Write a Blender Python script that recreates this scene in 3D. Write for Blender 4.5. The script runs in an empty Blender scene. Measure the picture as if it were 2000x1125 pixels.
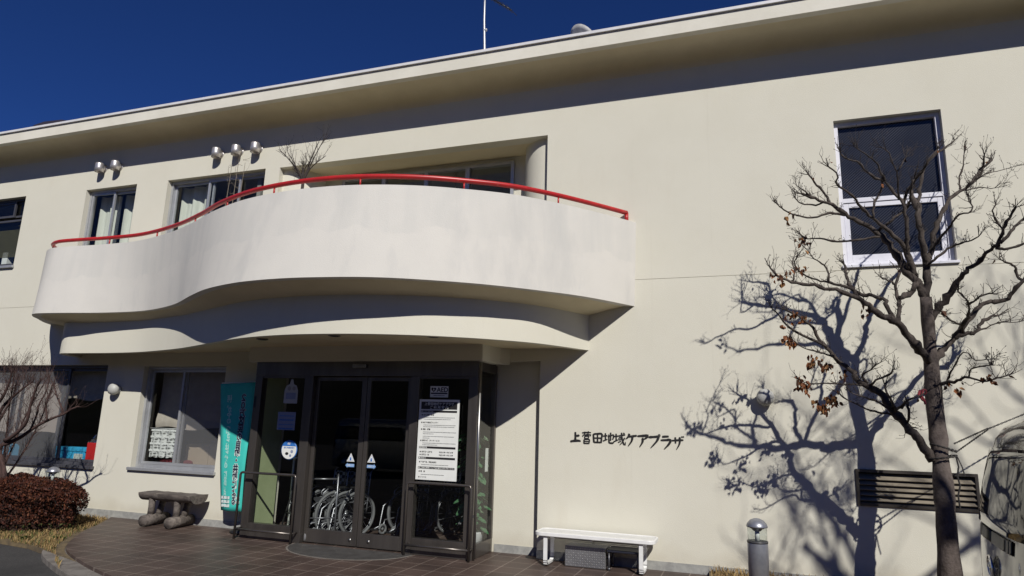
import bpy, bmesh, math, random
from mathutils import Vector, Matrix
random.seed(7)
SC = bpy.context.scene
COL = SC.collection
RAD = math.radians

# ---------------------------------------------------------------- camera, sky, sun, exposure
cd = bpy.data.cameras.new("camera"); cam = bpy.data.objects.new("camera", cd); COL.objects.link(cam)
SC.camera = cam
YAW, PITCH, ROLL, FPX = -0.341769, 0.205126, 0.02896, 1291.94
fw = Vector((math.sin(YAW)*math.cos(PITCH), math.cos(YAW)*math.cos(PITCH), math.sin(PITCH)))
rt = Vector((math.cos(YAW), -math.sin(YAW), 0)); up = rt.cross(fw)
cr, sr = math.cos(ROLL), math.sin(ROLL)
r2 = rt*cr + up*sr; u2 = -rt*sr + up*cr
M = Matrix((r2, u2, -fw)).transposed().to_4x4(); M.translation = Vector((0, -8.45, 1.62))
cam.matrix_world = M
cd.sensor_width = 36; cd.lens = 36*FPX/2000; cd.clip_end = 3000; cd.clip_start = .05
SUN = Vector((.62, -1, .92)).normalized()
w = bpy.data.worlds.new("World"); SC.world = w; w.use_nodes = True
nt = w.node_tree; nt.nodes.clear()
sky = nt.nodes.new("ShaderNodeTexSky"); sky.sky_type = 'NISHITA'; sky.sun_disc = False
sky.sun_elevation = math.asin(SUN.z); sky.sun_rotation = math.atan2(SUN.x, SUN.y)
sky.altitude = 3000; sky.air_density = 1.0; sky.dust_density = 0.0; sky.ozone_density = 10.0
bg = nt.nodes.new("ShaderNodeBackground"); bg.inputs[1].default_value = .057
wo = nt.nodes.new("ShaderNodeOutputWorld")
gm = nt.nodes.new("ShaderNodeMix"); gm.data_type = 'RGBA'; gm.blend_type = 'MULTIPLY'; gm.inputs[0].default_value = 1; gm.inputs[7].default_value = (.42, .61, 1.0, 1)
nt.links.new(sky.outputs[0], gm.inputs[6]); nt.links.new(gm.outputs[2], bg.inputs[0]); nt.links.new(bg.outputs[0], wo.inputs[0])
ld = bpy.data.lights.new("sun", 'SUN'); ld.energy = 4.2; ld.angle = RAD(.53); ld.color = (1, .965, .90)
so = bpy.data.objects.new("sun", ld); COL.objects.link(so)
so.rotation_euler = (-SUN).to_track_quat('-Z', 'Y').to_euler(); so.location = (10, -30, 20)
vs = SC.view_settings
SC.display_settings.display_device = 'sRGB'
vs.view_transform = 'Standard'; vs.look = 'None'; vs.exposure = 0; vs.gamma = 1; vs.use_curve_mapping = False
SC.cycles.max_bounces = 8; SC.cycles.transparent_max_bounces = 16; SC.cycles.caustics_reflective = False; SC.cycles.caustics_refractive = False

# ---------------------------------------------------------------- helpers
def tag(o, label=None, cat=None, group=None, kind=None):
    if label: o['label'] = label
    if cat: o['category'] = cat
    if group: o['group'] = group
    if kind: o['kind'] = kind
    return o

def wloc(o):
    v = Vector((0, 0, 0))
    while o: v += o.location; o = o.parent
    return v

def thing(name, loc, label, cat, group=None):
    o = bpy.data.objects.new(name, None); COL.objects.link(o); o.location = loc
    o.empty_display_size = .1
    return tag(o, label, cat, group)

def lerp(a, b, t): return a + (b-a)*t

class MB:
    def __init__(s): s.v = []; s.f = []; s.m = []; s.sm = []
    def add(s, vs, fs, m=0, sm=False):
        n = len(s.v); s.v += [tuple(p) for p in vs]
        for f in fs: s.f.append(tuple(i+n for i in f)); s.m.append(m); s.sm.append(sm)
        return s
    def box(s, x0, x1, y0, y1, z0, z1, m=0):
        vs = [(x, y, z) for z in (z0, z1) for y in (y0, y1) for x in (x0, x1)]
        return s.add(vs, [(0,2,3,1), (4,5,7,6), (0,1,5,4), (2,6,7,3), (0,4,6,2), (1,3,7,5)], m)
    def bar(s, a, b, wd, ht, m=0):          # square bar between two points
        a, b = Vector(a), Vector(b); d = (b-a).normalized()
        u = d.cross(Vector((0, 0, 1)))
        if u.length < 1e-3: u = Vector((1, 0, 0))
        u.normalize(); v = u.cross(d)
        vs = []
        for p in (a, b):
            for i, j in ((-1,-1), (1,-1), (1,1), (-1,1)): vs.append(p + u*(i*wd/2) + v*(j*ht/2))
        return s.add(vs, [(0,1,2,3), (7,6,5,4), (0,4,5,1), (1,5,6,2), (2,6,7,3), (3,7,4,0)], m)
    def quad(s, a, b, c, d, m=0): return s.add([a, b, c, d], [(0,1,2,3)], m)
    def tube(s, pts, rad, n=8, m=0, caps=True, closed=False):
        P = [Vector(p) for p in pts]; N = len(P)
        R = rad if isinstance(rad, (list, tuple)) else [rad]*N
        vs = []; fs = []; u = None
        for i in range(N):
            a = P[i-1] if (i > 0 or closed) else P[0]; b = P[(i+1) % N] if (i < N-1 or closed) else P[-1]
            d = b-a
            if d.length < 1e-9: d = Vector((0, 0, 1))
            d.normalize()
            if u is None:
                u = d.cross(Vector((0, 0, 1)) if abs(d.z) < .95 else Vector((1, 0, 0)))
            u = u - d*u.dot(d)
            if u.length < 1e-6: u = d.orthogonal()
            u.normalize(); v = d.cross(u)
            for k in range(n):
                t = 2*math.pi*k/n; vs.append(P[i] + (u*math.cos(t) + v*math.sin(t))*R[i])
        for i in range(N if closed else N-1):
            j = (i+1) % N
            for k in range(n): fs.append((i*n+k, i*n+(k+1) % n, j*n+(k+1) % n, j*n+k))
        if caps and not closed:
            fs.append(tuple(range(n-1, -1, -1))); fs.append(tuple((N-1)*n+k for k in range(n)))
        return s.add(vs, fs, m, n > 5)
    def lathe(s, prof, c, n=20, axis=(0, 0, 1), m=0, sm=True):   # prof: (radius, height)
        ax = Vector(axis).normalized(); u = ax.orthogonal().normalized(); v = ax.cross(u); c = Vector(c)
        vs = []; fs = []
        for r, h in prof:
            for k in range(n):
                t = 2*math.pi*k/n; vs.append(c + ax*h + (u*math.cos(t)+v*math.sin(t))*max(r, 1e-4))
        for i in range(len(prof)-1):
            for k in range(n): fs.append((i*n+k, i*n+(k+1) % n, (i+1)*n+(k+1) % n, (i+1)*n+k))
        fs.append(tuple(range(n-1, -1, -1))); fs.append(tuple((len(prof)-1)*n+k for k in range(n)))
        return s.add(vs, fs, m, sm)
    def torus(s, c, axis, R, r, n=28, k=8, m=0):
        ax = Vector(axis).normalized(); u = ax.orthogonal().normalized(); v = ax.cross(u); c = Vector(c)
        return s.tube([c+(u*math.cos(2*math.pi*i/n)+v*math.sin(2*math.pi*i/n))*R for i in range(n)], r, k, m, closed=True)
    def prism(s, poly, y0, y1, m=0):        # polygon in XZ pushed along Y
        n = len(poly)
        vs = [(x, y0, z) for x, z in poly] + [(x, y1, z) for x, z in poly]
        return s.add(vs, [tuple(range(n)), tuple(range(2*n-1, n-1, -1))] + [(i, i+n, (i+1) % n+n, (i+1) % n) for i in range(n)], m)
    def slab(s, poly, z0, z1, m=0):         # polygon in XY pushed along Z
        n = len(poly)
        vs = [(x, y, z0) for x, y in poly] + [(x, y, z1) for x, y in poly]
        return s.add(vs, [tuple(range(n-1, -1, -1)), tuple(range(n, 2*n))] + [(i, (i+1) % n, (i+1) % n+n, i+n) for i in range(n)], m)
    def build(s, name, mats, parent=None, bevel=0, origin=None, fix=True):
        if not isinstance(mats, (list, tuple)): mats = [mats]
        if parent is not None: off = wloc(parent); loc = Vector((0, 0, 0))
        else:
            if origin is None:
                xs = [p[0] for p in s.v]; ys = [p[1] for p in s.v]; zs = [p[2] for p in s.v]
                origin = ((min(xs)+max(xs))/2, (min(ys)+max(ys))/2, min(zs))
            off = Vector(origin); loc = off
        me = bpy.data.meshes.new(name)
        me.from_pydata([(p[0]-off.x, p[1]-off.y, p[2]-off.z) for p in s.v], [], s.f)
        for mm in mats: me.materials.append(mm)
        me.polygons.foreach_set('material_index', s.m); me.polygons.foreach_set('use_smooth', s.sm)
        if fix:
            bm = bmesh.new(); bm.from_mesh(me); bmesh.ops.recalc_face_normals(bm, faces=bm.faces); bm.to_mesh(me); bm.free()
        me.update()
        o = bpy.data.objects.new(name, me); COL.objects.link(o); o.location = loc
        if parent is not None: o.parent = parent
        if bevel:
            b = o.modifiers.new("bevel", 'BEVEL'); b.width = bevel; b.segments = 2; b.limit_method = 'ANGLE'; b.angle_limit = RAD(40)
        return o

def copy_tree(o, parent=None):
    c = o.copy(); COL.objects.link(c); c.parent = parent
    for ch in list(o.children): copy_tree(ch, c)
    return c

def crom(pts, n):                            # smooth resample, even by chord length
    P = [Vector(p) for p in pts]; out = []
    Q = [P[0]*2-P[1]] + P + [P[-1]*2-P[-2]]
    fine = []
    for i in range(1, len(Q)-2):
        a, b, c, d = Q[i-1:i+3]
        for k in range(12):
            t = k/12
            fine.append(.5*((2*b)+(c-a)*t+(2*a-5*b+4*c-d)*t*t+(3*b-a-3*c+d)*t**3))
    fine.append(P[-1])
    L = [0]
    for a, b in zip(fine[:-1], fine[1:]): L.append(L[-1]+(b-a).length)
    j = 0
    for i in range(n):
        t = L[-1]*i/(n-1)
        while j < len(L)-2 and L[j+1] < t: j += 1
        out.append(fine[j].lerp(fine[j+1], (t-L[j])/max(L[j+1]-L[j], 1e-9)))
    return out

def offset(curve, d):                        # push an XY curve sideways (towards the wall side = positive)
    out = []
    for i, p in enumerate(curve):
        a = curve[max(i-1, 0)]; b = curve[min(i+1, len(curve)-1)]
        t = (b-a).normalized(); out.append(Vector((p.x - t.y*d, p.y + t.x*d, 0)))
    return out

# ---------------------------------------------------------------- materials
def mat(name, c1, c2=None, scale=6, rough=.6, bump=0, bscale=60, metal=0, stretch=(1, 1, 1), spec=.5, lo=.4, hi=.6, c3=None, scale3=1.5, lo3=.5, hi3=.7, stretch3=(1, 1, 1)):
    m = bpy.data.materials.new(name); m.use_nodes = True; t = m.node_tree; p = t.nodes["Principled BSDF"]
    p.inputs["Roughness"].default_value = rough; p.inputs["Metallic"].default_value = metal
    p.inputs["Specular IOR Level"].default_value = spec
    p.inputs["Base Color"].default_value = (*c1, 1)
    if c2 or bump or c3:
        tc = t.nodes.new("ShaderNodeTexCoord")
    def noise(sc, st, det=5):
        mp = t.nodes.new("ShaderNodeMapping"); mp.inputs["Scale"].default_value = st
        t.links.new(tc.outputs["Object"], mp.inputs[0])
        n = t.nodes.new("ShaderNodeTexNoise"); n.inputs["Scale"].default_value = sc; n.inputs["Detail"].default_value = det
        n.inputs["Roughness"].default_value = .65
        t.links.new(mp.outputs[0], n.inputs["Vector"]); return n
    out = None
    if c2:
        n = noise(scale, stretch); r = t.nodes.new("ShaderNodeMapRange")
        r.inputs[1].default_value = lo; r.inputs[2].default_value = hi
        t.links.new(n.outputs[0], r.inputs[0])
        x = t.nodes.new("ShaderNodeMix"); x.data_type = 'RGBA'
        x.inputs[6].default_value = (*c1, 1); x.inputs[7].default_value = (*c2, 1)
        t.links.new(r.outputs[0], x.inputs[0]); out = x.outputs[2]
    if c3:
        n = noise(scale3, stretch3, 6); r = t.nodes.new("ShaderNodeMapRange")
        r.inputs[1].default_value = lo3; r.inputs[2].default_value = hi3
        t.links.new(n.outputs[0], r.inputs[0])
        x = t.nodes.new("ShaderNodeMix"); x.data_type = 'RGBA'; x.inputs[7].default_value = (*c3, 1)
        if out: t.links.new(out, x.inputs[6])
        else: x.inputs[6].default_value = (*c1, 1)
        t.links.new(r.outputs[0], x.inputs[0]); out = x.outputs[2]
    if out: t.links.new(out, p.inputs["Base Color"])
    if bump:
        n = noise(bscale, (1, 1, 1), 4); b = t.nodes.new("ShaderNodeBump"); b.inputs["Strength"].default_value = bump; b.inputs["Distance"].default_value = .01
        t.links.new(n.outputs[0], b.inputs["Height"]); t.links.new(b.outputs[0], p.inputs["Normal"])
    return m

def glassmat(name, tint=(.90, .93, .92), veil=None, va=0, ior=1.52, rough=0):
    m = bpy.data.materials.new(name); m.use_nodes = True; t = m.node_tree; t.nodes.clear()
    o = t.nodes.new("ShaderNodeOutputMaterial"); tr = t.nodes.new("ShaderNodeBsdfTransparent"); tr.inputs[0].default_value = (*tint, 1)
    g = t.nodes.new("ShaderNodeBsdfGlossy"); g.inputs["Roughness"].default_value = rough
    fr = t.nodes.new("ShaderNodeFresnel"); fr.inputs[0].default_value = ior
    ge = t.nodes.new("ShaderNodeNewGeometry"); mr = t.nodes.new("ShaderNodeMapRange"); mr.inputs[3].default_value = ior; mr.inputs[4].default_value = 1/ior
    t.links.new(ge.outputs["Backfacing"], mr.inputs[0]); t.links.new(mr.outputs[0], fr.inputs[0])   # same reflectance from both sides of the pane
    mx = t.nodes.new("ShaderNodeMixShader"); t.links.new(fr.outputs[0], mx.inputs[0]); t.links.new(tr.outputs[0], mx.inputs[1]); t.links.new(g.outputs[0], mx.inputs[2])
    last = mx
    if veil:
        d = t.nodes.new("ShaderNodeBsdfDiffuse"); d.inputs[0].default_value = (*veil, 1)
        m2 = t.nodes.new("ShaderNodeMixShader"); m2.inputs[0].default_value = va
        t.links.new(mx.outputs[0], m2.inputs[1]); t.links.new(d.outputs[0], m2.inputs[2]); last = m2
    t.links.new(last.outputs[0], o.inputs[0]); return m

WALL = mat("cream_stucco", (.668, .645, .552), (.652, .628, .534), 1.3, .85, .25, 90, spec=.2, c3=(.63, .60, .505), scale3=2.2, lo3=.58, hi3=.8, stretch3=(1, 1, .25))
BALC = mat("white_stucco", (.665, .64, .592), (.64, .617, .572), 1.6, .85, .25, 80, spec=.2, c3=(.53, .52, .495), scale3=1.8, lo3=.52, hi3=.78, stretch3=(1, 1, .3))
def weather(m):
    t = m.node_tree; p = t.nodes["Principled BSDF"]; src = p.inputs["Base Color"].links[0].from_socket
    tc = t.nodes.new("ShaderNodeTexCoord"); sp = t.nodes.new("ShaderNodeSeparateXYZ"); t.links.new(tc.outputs["Object"], sp.inputs[0])
    n1 = t.nodes.new("ShaderNodeTexNoise"); n1.inputs["Scale"].default_value = 1.6; n1.inputs["Detail"].default_value = 6; t.links.new(tc.outputs["Object"], n1.inputs["Vector"])
    a = t.nodes.new("ShaderNodeMath"); a.operation = 'MULTIPLY_ADD'; a.inputs[1].default_value = .55; t.links.new(n1.outputs[0], a.inputs[0]); t.links.new(sp.outputs[2], a.inputs[2])
    r = t.nodes.new("ShaderNodeMapRange"); r.inputs[1].default_value = 4.02; r.inputs[2].default_value = 4.05; t.links.new(a.outputs[0], r.inputs[0])   # ragged lower edge of the old paint
    mp = t.nodes.new("ShaderNodeMapping"); mp.inputs["Scale"].default_value = (4.5, 4.5, .5); t.links.new(tc.outputs["Object"], mp.inputs[0])
    n2 = t.nodes.new("ShaderNodeTexNoise"); n2.inputs["Scale"].default_value = 1.3; n2.inputs["Detail"].default_value = 7; t.links.new(mp.outputs[0], n2.inputs["Vector"])
    r2 = t.nodes.new("ShaderNodeMapRange"); r2.inputs[1].default_value = .42; r2.inputs[2].default_value = .72; r2.inputs[3].default_value = .10; r2.inputs[4].default_value = .55; t.links.new(n2.outputs[0], r2.inputs[0])
    mu = t.nodes.new("ShaderNodeMath"); mu.operation = 'MULTIPLY'; t.links.new(r.outputs[0], mu.inputs[0]); t.links.new(r2.outputs[0], mu.inputs[1])
    x = t.nodes.new("ShaderNodeMix"); x.data_type = 'RGBA'; x.inputs[7].default_value = (.55, .545, .515, 1); t.links.new(mu.outputs[0], x.inputs[0]); t.links.new(src, x.inputs[6]); t.links.new(x.outputs[2], p.inputs["Base Color"])
weather(BALC)
def streaks(m):          # thin rain streaks and a dirtier foot on the rendered wall
    t = m.node_tree; p = t.nodes["Principled BSDF"]; src = p.inputs["Base Color"].links[0].from_socket
    tc = t.nodes.new("ShaderNodeTexCoord"); mp = t.nodes.new("ShaderNodeMapping"); mp.inputs["Scale"].default_value = (5, 5, .12); t.links.new(tc.outputs["Object"], mp.inputs[0])
    n = t.nodes.new("ShaderNodeTexNoise"); n.inputs["Scale"].default_value = 1.4; n.inputs["Detail"].default_value = 8; n.inputs["Roughness"].default_value = .7; t.links.new(mp.outputs[0], n.inputs["Vector"])
    r = t.nodes.new("ShaderNodeMapRange"); r.inputs[1].default_value = .60; r.inputs[2].default_value = .82; r.inputs[4].default_value = .55; t.links.new(n.outputs[0], r.inputs[0])
    x = t.nodes.new("ShaderNodeMix"); x.data_type = 'RGBA'; x.inputs[7].default_value = (.53, .50, .42, 1); t.links.new(r.outputs[0], x.inputs[0]); t.links.new(src, x.inputs[6])
    sp = t.nodes.new("ShaderNodeSeparateXYZ"); t.links.new(tc.outputs["Object"], sp.inputs[0])
    n2 = t.nodes.new("ShaderNodeTexNoise"); n2.inputs["Scale"].default_value = 3; n2.inputs["Detail"].default_value = 6; t.links.new(tc.outputs["Object"], n2.inputs["Vector"])
    a = t.nodes.new("ShaderNodeMath"); a.operation = 'MULTIPLY_ADD'; a.inputs[1].default_value = -.35; t.links.new(n2.outputs[0], a.inputs[0]); t.links.new(sp.outputs[2], a.inputs[2])
    r2 = t.nodes.new("ShaderNodeMapRange"); r2.inputs[1].default_value = -.05; r2.inputs[2].default_value = .12; r2.inputs[3].default_value = .5; r2.inputs[4].default_value = 0; t.links.new(a.outputs[0], r2.inputs[0])
    y = t.nodes.new("ShaderNodeMix"); y.data_type = 'RGBA'; y.inputs[7].default_value = (.50, .46, .37, 1); t.links.new(r2.outputs[0], y.inputs[0]); t.links.new(x.outputs[2], y.inputs[6]); t.links.new(y.outputs[2], p.inputs["Base Color"])
streaks(WALL)
TRIM = mat("pale_render", (.74, .71, .62), (.69, .66, .57), 2, .8, .2, 80, spec=.2)
SOFF = mat("soffit_render", (.74, .66, .475), (.69, .615, .435), 1.5, .9, .2, 70, spec=.15)
CONC = mat("grey_plinth", (.36, .36, .34), (.27, .27, .26), 9, .9, .3, 50, spec=.2)
GREYC = mat("kerb_stone", (.22, .20, .18), (.15, .135, .12), 8, .9, .4, 60, spec=.2)
ASPH = mat("asphalt", (.050, .048, .047), (.080, .077, .074), 40, .9, .6, 220, spec=.25, c3=(.033, .032, .032), scale3=.8)
RED = mat("red_paint", (.48, .022, .022), (.40, .02, .022), 9, .35, 0, c3=(.50, .09, .07), scale3=14, lo3=.66, hi3=.72)
STEEL = mat("stainless_steel", (.30, .295, .29), (.22, .215, .21), 3, .34, 0, metal=.9, stretch=(1, 1, .1))
DSTEEL = mat("brown_steel", (.150, .134, .122), (.112, .10, .092), 4, .30, 0, metal=.7, stretch=(1, 1, .15))
ALU = mat("aluminium_frame", (.50, .51, .53), (.44, .45, .47), 5, .4, 0, metal=.5)
WALU = mat("white_aluminium", (.74, .74, .80), (.68, .68, .75), 4, .4)
DALU = mat("dark_sash", (.10, .10, .115), (.08, .08, .09), 5, .45, 0, metal=.3)
BLACK = mat("black_plastic", (.012, .012, .013), (.018, .018, .019), 20, .45)
INK = mat("black_paint", (.012, .011, .012), (.02, .018, .018), 30, .5)
WHITE = mat("white_paint", (.80, .80, .79), (.74, .74, .73), 8, .4, .1, 90)
PAPER = mat("white_paper", (.78, .79, .76), (.73, .74, .71), 5, .6)
GLASS = glassmat("clear_glass")
DGLASS = glassmat("smoked_glass", (.42, .43, .42))
SCREEN = glassmat("screened_glass", (.86, .86, .86), (.34, .345, .36), .24)
BARK = mat("grey_brown_bark", (.082, .065, .055), (.042, .032, .027), 22, .9, .9, 45, stretch=(1, 1, .5), c3=(.12, .10, .085), scale3=7, lo3=.6, hi3=.75)
TRUNKB = mat("trunk_bark", (.125, .100, .088), (.075, .058, .050), 14, .9, 1, 38, stretch=(1, 1, .6), c3=(.19, .165, .15), scale3=6, lo3=.58, hi3=.75)
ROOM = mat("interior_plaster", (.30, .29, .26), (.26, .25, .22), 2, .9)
CLOTH = mat("cream_curtain", (.66, .67, .60), (.58, .59, .52), 12, .9, stretch=(1, 1, .1))

# ---------------------------------------------------------------- terrain, paving
hill = MB(); NX, NY = 60, 16
def hz(x, y):
    d = max(0, -y-34)
    return min(d*.42, 17)+ 1.6*math.sin(x*.09+y*.05)*min(d/12, 1)+1.1*math.sin(x*.23+1)*min(d/12, 1)-.12
vs = [(-150+300*i/NX, -34-90*j/NY, hz(-150+300*i/NX, -34-90*j/NY)) for j in range(NY+1) for i in range(NX+1)]
hill.add(vs, [(j*(NX+1)+i, j*(NX+1)+i+1, (j+1)*(NX+1)+i+1, (j+1)*(NX+1)+i) for j in range(NY) for i in range(NX)], 0, True)
tag(hill.build("hill", mat("wooded_slope", (.022, .030, .014), (.045, .040, .022), .5, .95, 1, 2)), kind='structure')
g = MB(); g.add([(-400, -400, -.09), (400, -400, -.09), (400, 400, -.09), (-400, 400, -.09)], [(0,1,2,3)])
tag(g.build("ground", ASPH), kind='structure')

def tilemat():
    m = mat("brown_paving_tile", (.070, .055, .047), rough=.5, spec=.35)
    t = m.node_tree; p = t.nodes["Principled BSDF"]
    tc = t.nodes.new("ShaderNodeTexCoord"); mp = t.nodes.new("ShaderNodeMapping")
    mp.inputs["Location"].default_value = (.1, .08, 0)
    t.links.new(tc.outputs["Object"], mp.inputs[0])
    br = t.nodes.new("ShaderNodeTexBrick"); br.offset = 0; br.squash = 1
    br.inputs["Scale"].default_value = 1; br.inputs["Brick Width"].default_value = .30; br.inputs["Row Height"].default_value = .30
    br.inputs["Mortar Size"].default_value = .006; br.inputs["Mortar Smooth"].default_value = .1; br.inputs["Bias"].default_value = 0
    br.inputs["Color1"].default_value = (.090, .062, .051, 1); br.inputs["Color2"].default_value = (.074, .052, .044, 1); br.inputs["Mortar"].default_value = (.23, .185, .155, 1)
    t.links.new(mp.outputs[0], br.inputs["Vector"])
    n = t.nodes.new("ShaderNodeTexNoise"); n.inputs["Scale"].default_value = 1.7; n.inputs["Detail"].default_value = 7
    t.links.new(tc.outputs["Object"], n.inputs["Vector"])
    r = t.nodes.new("ShaderNodeMapRange"); r.inputs[1].default_value = .35; r.inputs[2].default_value = .7; r.inputs[3].default_value = .72; r.inputs[4].default_value = 1.25
    t.links.new(n.outputs[0], r.inputs[0])
    x = t.nodes.new("ShaderNodeMix"); x.data_type = 'RGBA'; x.blend_type = 'MULTIPLY'; x.inputs[0].default_value = 1
    t.links.new(br.outputs[0], x.inputs[6]); t.links.new(r.outputs[0], x.inputs[7]); t.links.new(x.outputs[2], p.inputs["Base Color"])
    # faint joints on part of the floor: thin the joint line with noise
    b = t.nodes.new("ShaderNodeBump"); b.inputs["Strength"].default_value = .5; b.inputs["Distance"].default_value = .004
    t.links.new(br.outputs[1], b.inputs["Height"]); b.invert = True; t.links.new(b.outputs[0], p.inputs["Normal"])
    r2_ = t.nodes.new("ShaderNodeMapRange"); r2_.inputs[3].default_value = .38; r2_.inputs[4].default_value = .62
    t.links.new(n.outputs[0], r2_.inputs[0]); t.links.new(r2_.outputs[0], p.inputs["Roughness"])
    return m
TILE = tilemat()
edge = crom([(-9.75, .0, 0), (-9.45, -.35, 0), (-9.2, -.68, 0), (-8.85, -1.2, 0), (-8.27, -1.85, 0), (-7.85, -2.2, 0), (-7.29, -2.5, 0), (-6.75, -2.75, 0), (-6.1, -3.0, 0), (-5.2, -3.3, 0), (-3.5, -3.7, 0), (-1.5, -3.9, 0), (-.25, -3.95, 0)], 40)
poly = [(p.x, p.y) for p in edge] + [(-.25, -2.4), (-.45, -.9), (-.5, 0)]
# terrace slab, its paving carried on as the lobby floor
t_ = MB(); t_.slab(poly, -.12, 0); t_.slab([(-7.7, .01), (-2.58, .01), (-2.58, 6), (-7.7, 6)], -.12, 0)
tag(t_.build("terrace", TILE, origin=(0, 0, 0)), kind='structure')
outer = offset(edge, -.24)
k_ = MB(); k_.slab([(p.x, p.y) for p in outer[5:]] + [(p.x, p.y) for p in reversed(edge[5:])], -.1, -.035)
tag(k_.build("kerb", GREYC), kind='structure')
# soil under the dry grass: left bed and right strip
SOIL = mat("dry_soil", (.17, .125, .065), (.10, .075, .045), 9, .95, .8, 40)
bl = [(-14, .0), (-14, -1.75)] + [(-10.5, -1.85), (-9.35, -1.98), (-8.7, -2.05)] + [(p.x-.02, p.y) for p in reversed(edge[1:14])] + [(-9.77, 0)]
b_ = MB(); b_.slab(bl, -.088, -.03); tag(b_.build("soil_left", SOIL), kind='structure').name = "flower_bed"
br_ = MB(); br_.slab([(-.49, -.01), (-.44, -.9), (-.24, -2.4), (9, -2.4), (9, -.01)], -.088, .045)
tag(br_.build("verge", SOIL), kind='structure')

def inpoly(x, y, P):
    c = False; j = len(P)-1
    for i in range(len(P)):
        if (P[i][1] > y) != (P[j][1] > y) and x < (P[j][0]-P[i][0])*(y-P[i][1])/(P[j][1]-P[i][1])+P[i][0]: c = not c
        j = i
    return c
STRAW = [mat("dry_grass_a", (.34, .24, .10), (.24, .16, .06), 7, .9), mat("dry_grass_b", (.22, .14, .055), (.30, .2, .09), 7, .9), mat("green_grass", (.10, .13, .03), (.06, .09, .02), 6, .9)]
def grass(name, P, n, z0, h, label, green=0, dens=None):
    b = MB(); xs = [p[0] for p in P]; ys = [p[1] for p in P]; k = 0; tries = 0
    rnd = random.Random(3)
    while k < n and tries < n*20:
        tries += 1
        x = rnd.uniform(min(xs), max(xs)); y = rnd.uniform(min(ys), max(ys))
        if not inpoly(x, y, P): continue
        if dens and rnd.random() > dens(x, y): continue
        a = rnd.uniform(0, 6.28); hh = h*rnd.uniform(.3, 1.1); l = rnd.uniform(.2, 1.0)*hh; wd = rnd.uniform(.003, .006)
        dx, dy = math.cos(a), math.sin(a)
        p0 = (x-dy*wd, y+dx*wd, z0); p1 = (x+dy*wd, y-dx*wd, z0); mx = (x+dx*l*.4, y+dy*l*.4, z0+hh*.7)
        m0 = (mx[0]-dy*wd*.7, mx[1]+dx*wd*.7, mx[2]); m1 = (mx[0]+dy*wd*.7, mx[1]-dx*wd*.7, mx[2])
        tip = (x+dx*l, y+dy*l, z0+hh*.95)
        m = 2 if rnd.random() < green*(1 if y < -.9 else .1) else rnd.randint(0, 1)
        b.add([p0, p1, m1, m0, tip], [(0,1,2,3), (3,2,4)], m); k += 1
    return tag(b.build(name, STRAW, fix=False), label, kind='stuff')
grass("dry_grass", [(-11.5, -.03), (-11.5, -1.85), (-9.35, -1.98), (-8.55, -2.1), (-7.9, -2.32), (-7.3, -2.68), (-7.1, -2.85), (-7.5, -2.6), (-8.3, -2.0), (-8.9, -1.3), (-9.3, -.65), (-9.78, -.03)], 9000, -.035, .07, None, .25)
grass("dry_grass", [(-.47, -.03), (-.4, -1.2), (9, -1.2), (9, -.03)], 16000, .045, .10, None, 0)

# ---------------------------------------------------------------- building
bld = thing("community_building", (-3, 0, 0), "two storey cream rendered community building with a curved white balcony over a glass entrance", "building")

def wall_holes(x0, x1, z0, z1, y0, y1, holes, mb):
    xs = sorted({x0, x1, *[h[0] for h in holes], *[h[1] for h in holes]}); zs = sorted({z0, z1, *[h[2] for h in holes], *[h[3] for h in holes]})
    xs = [x for x in xs if x0 <= x <= x1]; zs = [z for z in zs if z0 <= z <= z1]
    def solid(i, j):
        if not (0 <= i < len(xs)-1 and 0 <= j < len(zs)-1): return False
        cx = (xs[i]+xs[i+1])/2; cz = (zs[j]+zs[j+1])/2
        return not any(h[0] < cx < h[1] and h[2] < cz < h[3] for h in holes)
    ids = {}; V = []
    def vid(x, y, z):
        k = (round(x, 4), y, round(z, 4))
        if k not in ids: ids[k] = len(V); V.append((x, y, z))
        return ids[k]
    F = []
    for i in range(len(xs)-1):
        for j in range(len(zs)-1):
            if not solid(i, j): continue
            a, b, c, d = xs[i], xs[i+1], zs[j], zs[j+1]
            F.append((vid(a,y0,c), vid(b,y0,c), vid(b,y0,d), vid(a,y0,d)))
            F.append((vid(a,y1,c), vid(a,y1,d), vid(b,y1,d), vid(b,y1,c)))
            if not solid(i-1, j): F.append((vid(a,y0,c), vid(a,y0,d), vid(a,y1,d), vid(a,y1,c)))
            if not solid(i+1, j): F.append((vid(b,y0,c), vid(b,y1,c), vid(b,y1,d), vid(b,y0,d)))
            if not solid(i, j-1): F.append((vid(a,y0,c), vid(a,y1,c), vid(b,y1,c), vid(b,y0,c)))
            if not solid(i, j+1): F.append((vid(a,y0,d), vid(b,y0,d), vid(b,y1,d), vid(a,y1,d)))
    mb.add(V, F)

W1 = (-15.1, -13.15, 4.35, 5.75); W2 = (-11.53, -10.28, 4.3, 5.72); W3 = (-9.55, -7.44, 4.3, 5.715)
RB = (-7.15, -2.53, 3.24, 5.70); RW = (1.15, 2.30, 3.58, 5.425)
G1 = (-13.9, -10.31, .76, 2.445); G2 = (-9.49, -7.78, .79, 2.42); EN = (-6.72, -2.575, 0, 2.475); LV = (1.10, 2.265, .87, 1.26)
wb = MB()
HX = (-22, 9)
# two storeys parted by the fine joint at 3.525
wall_holes(HX[0], HX[1], 0, 3.522, 0, .2, [G1, G2, EN, LV, RB], wb)
wall_holes(HX[0], HX[1], 3.528, 6.66, 0, .2, [W1, W2, W3, RB, RW], wb)
wb.box(HX[0], HX[1], .006, .19, 3.522, 3.528)
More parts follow.
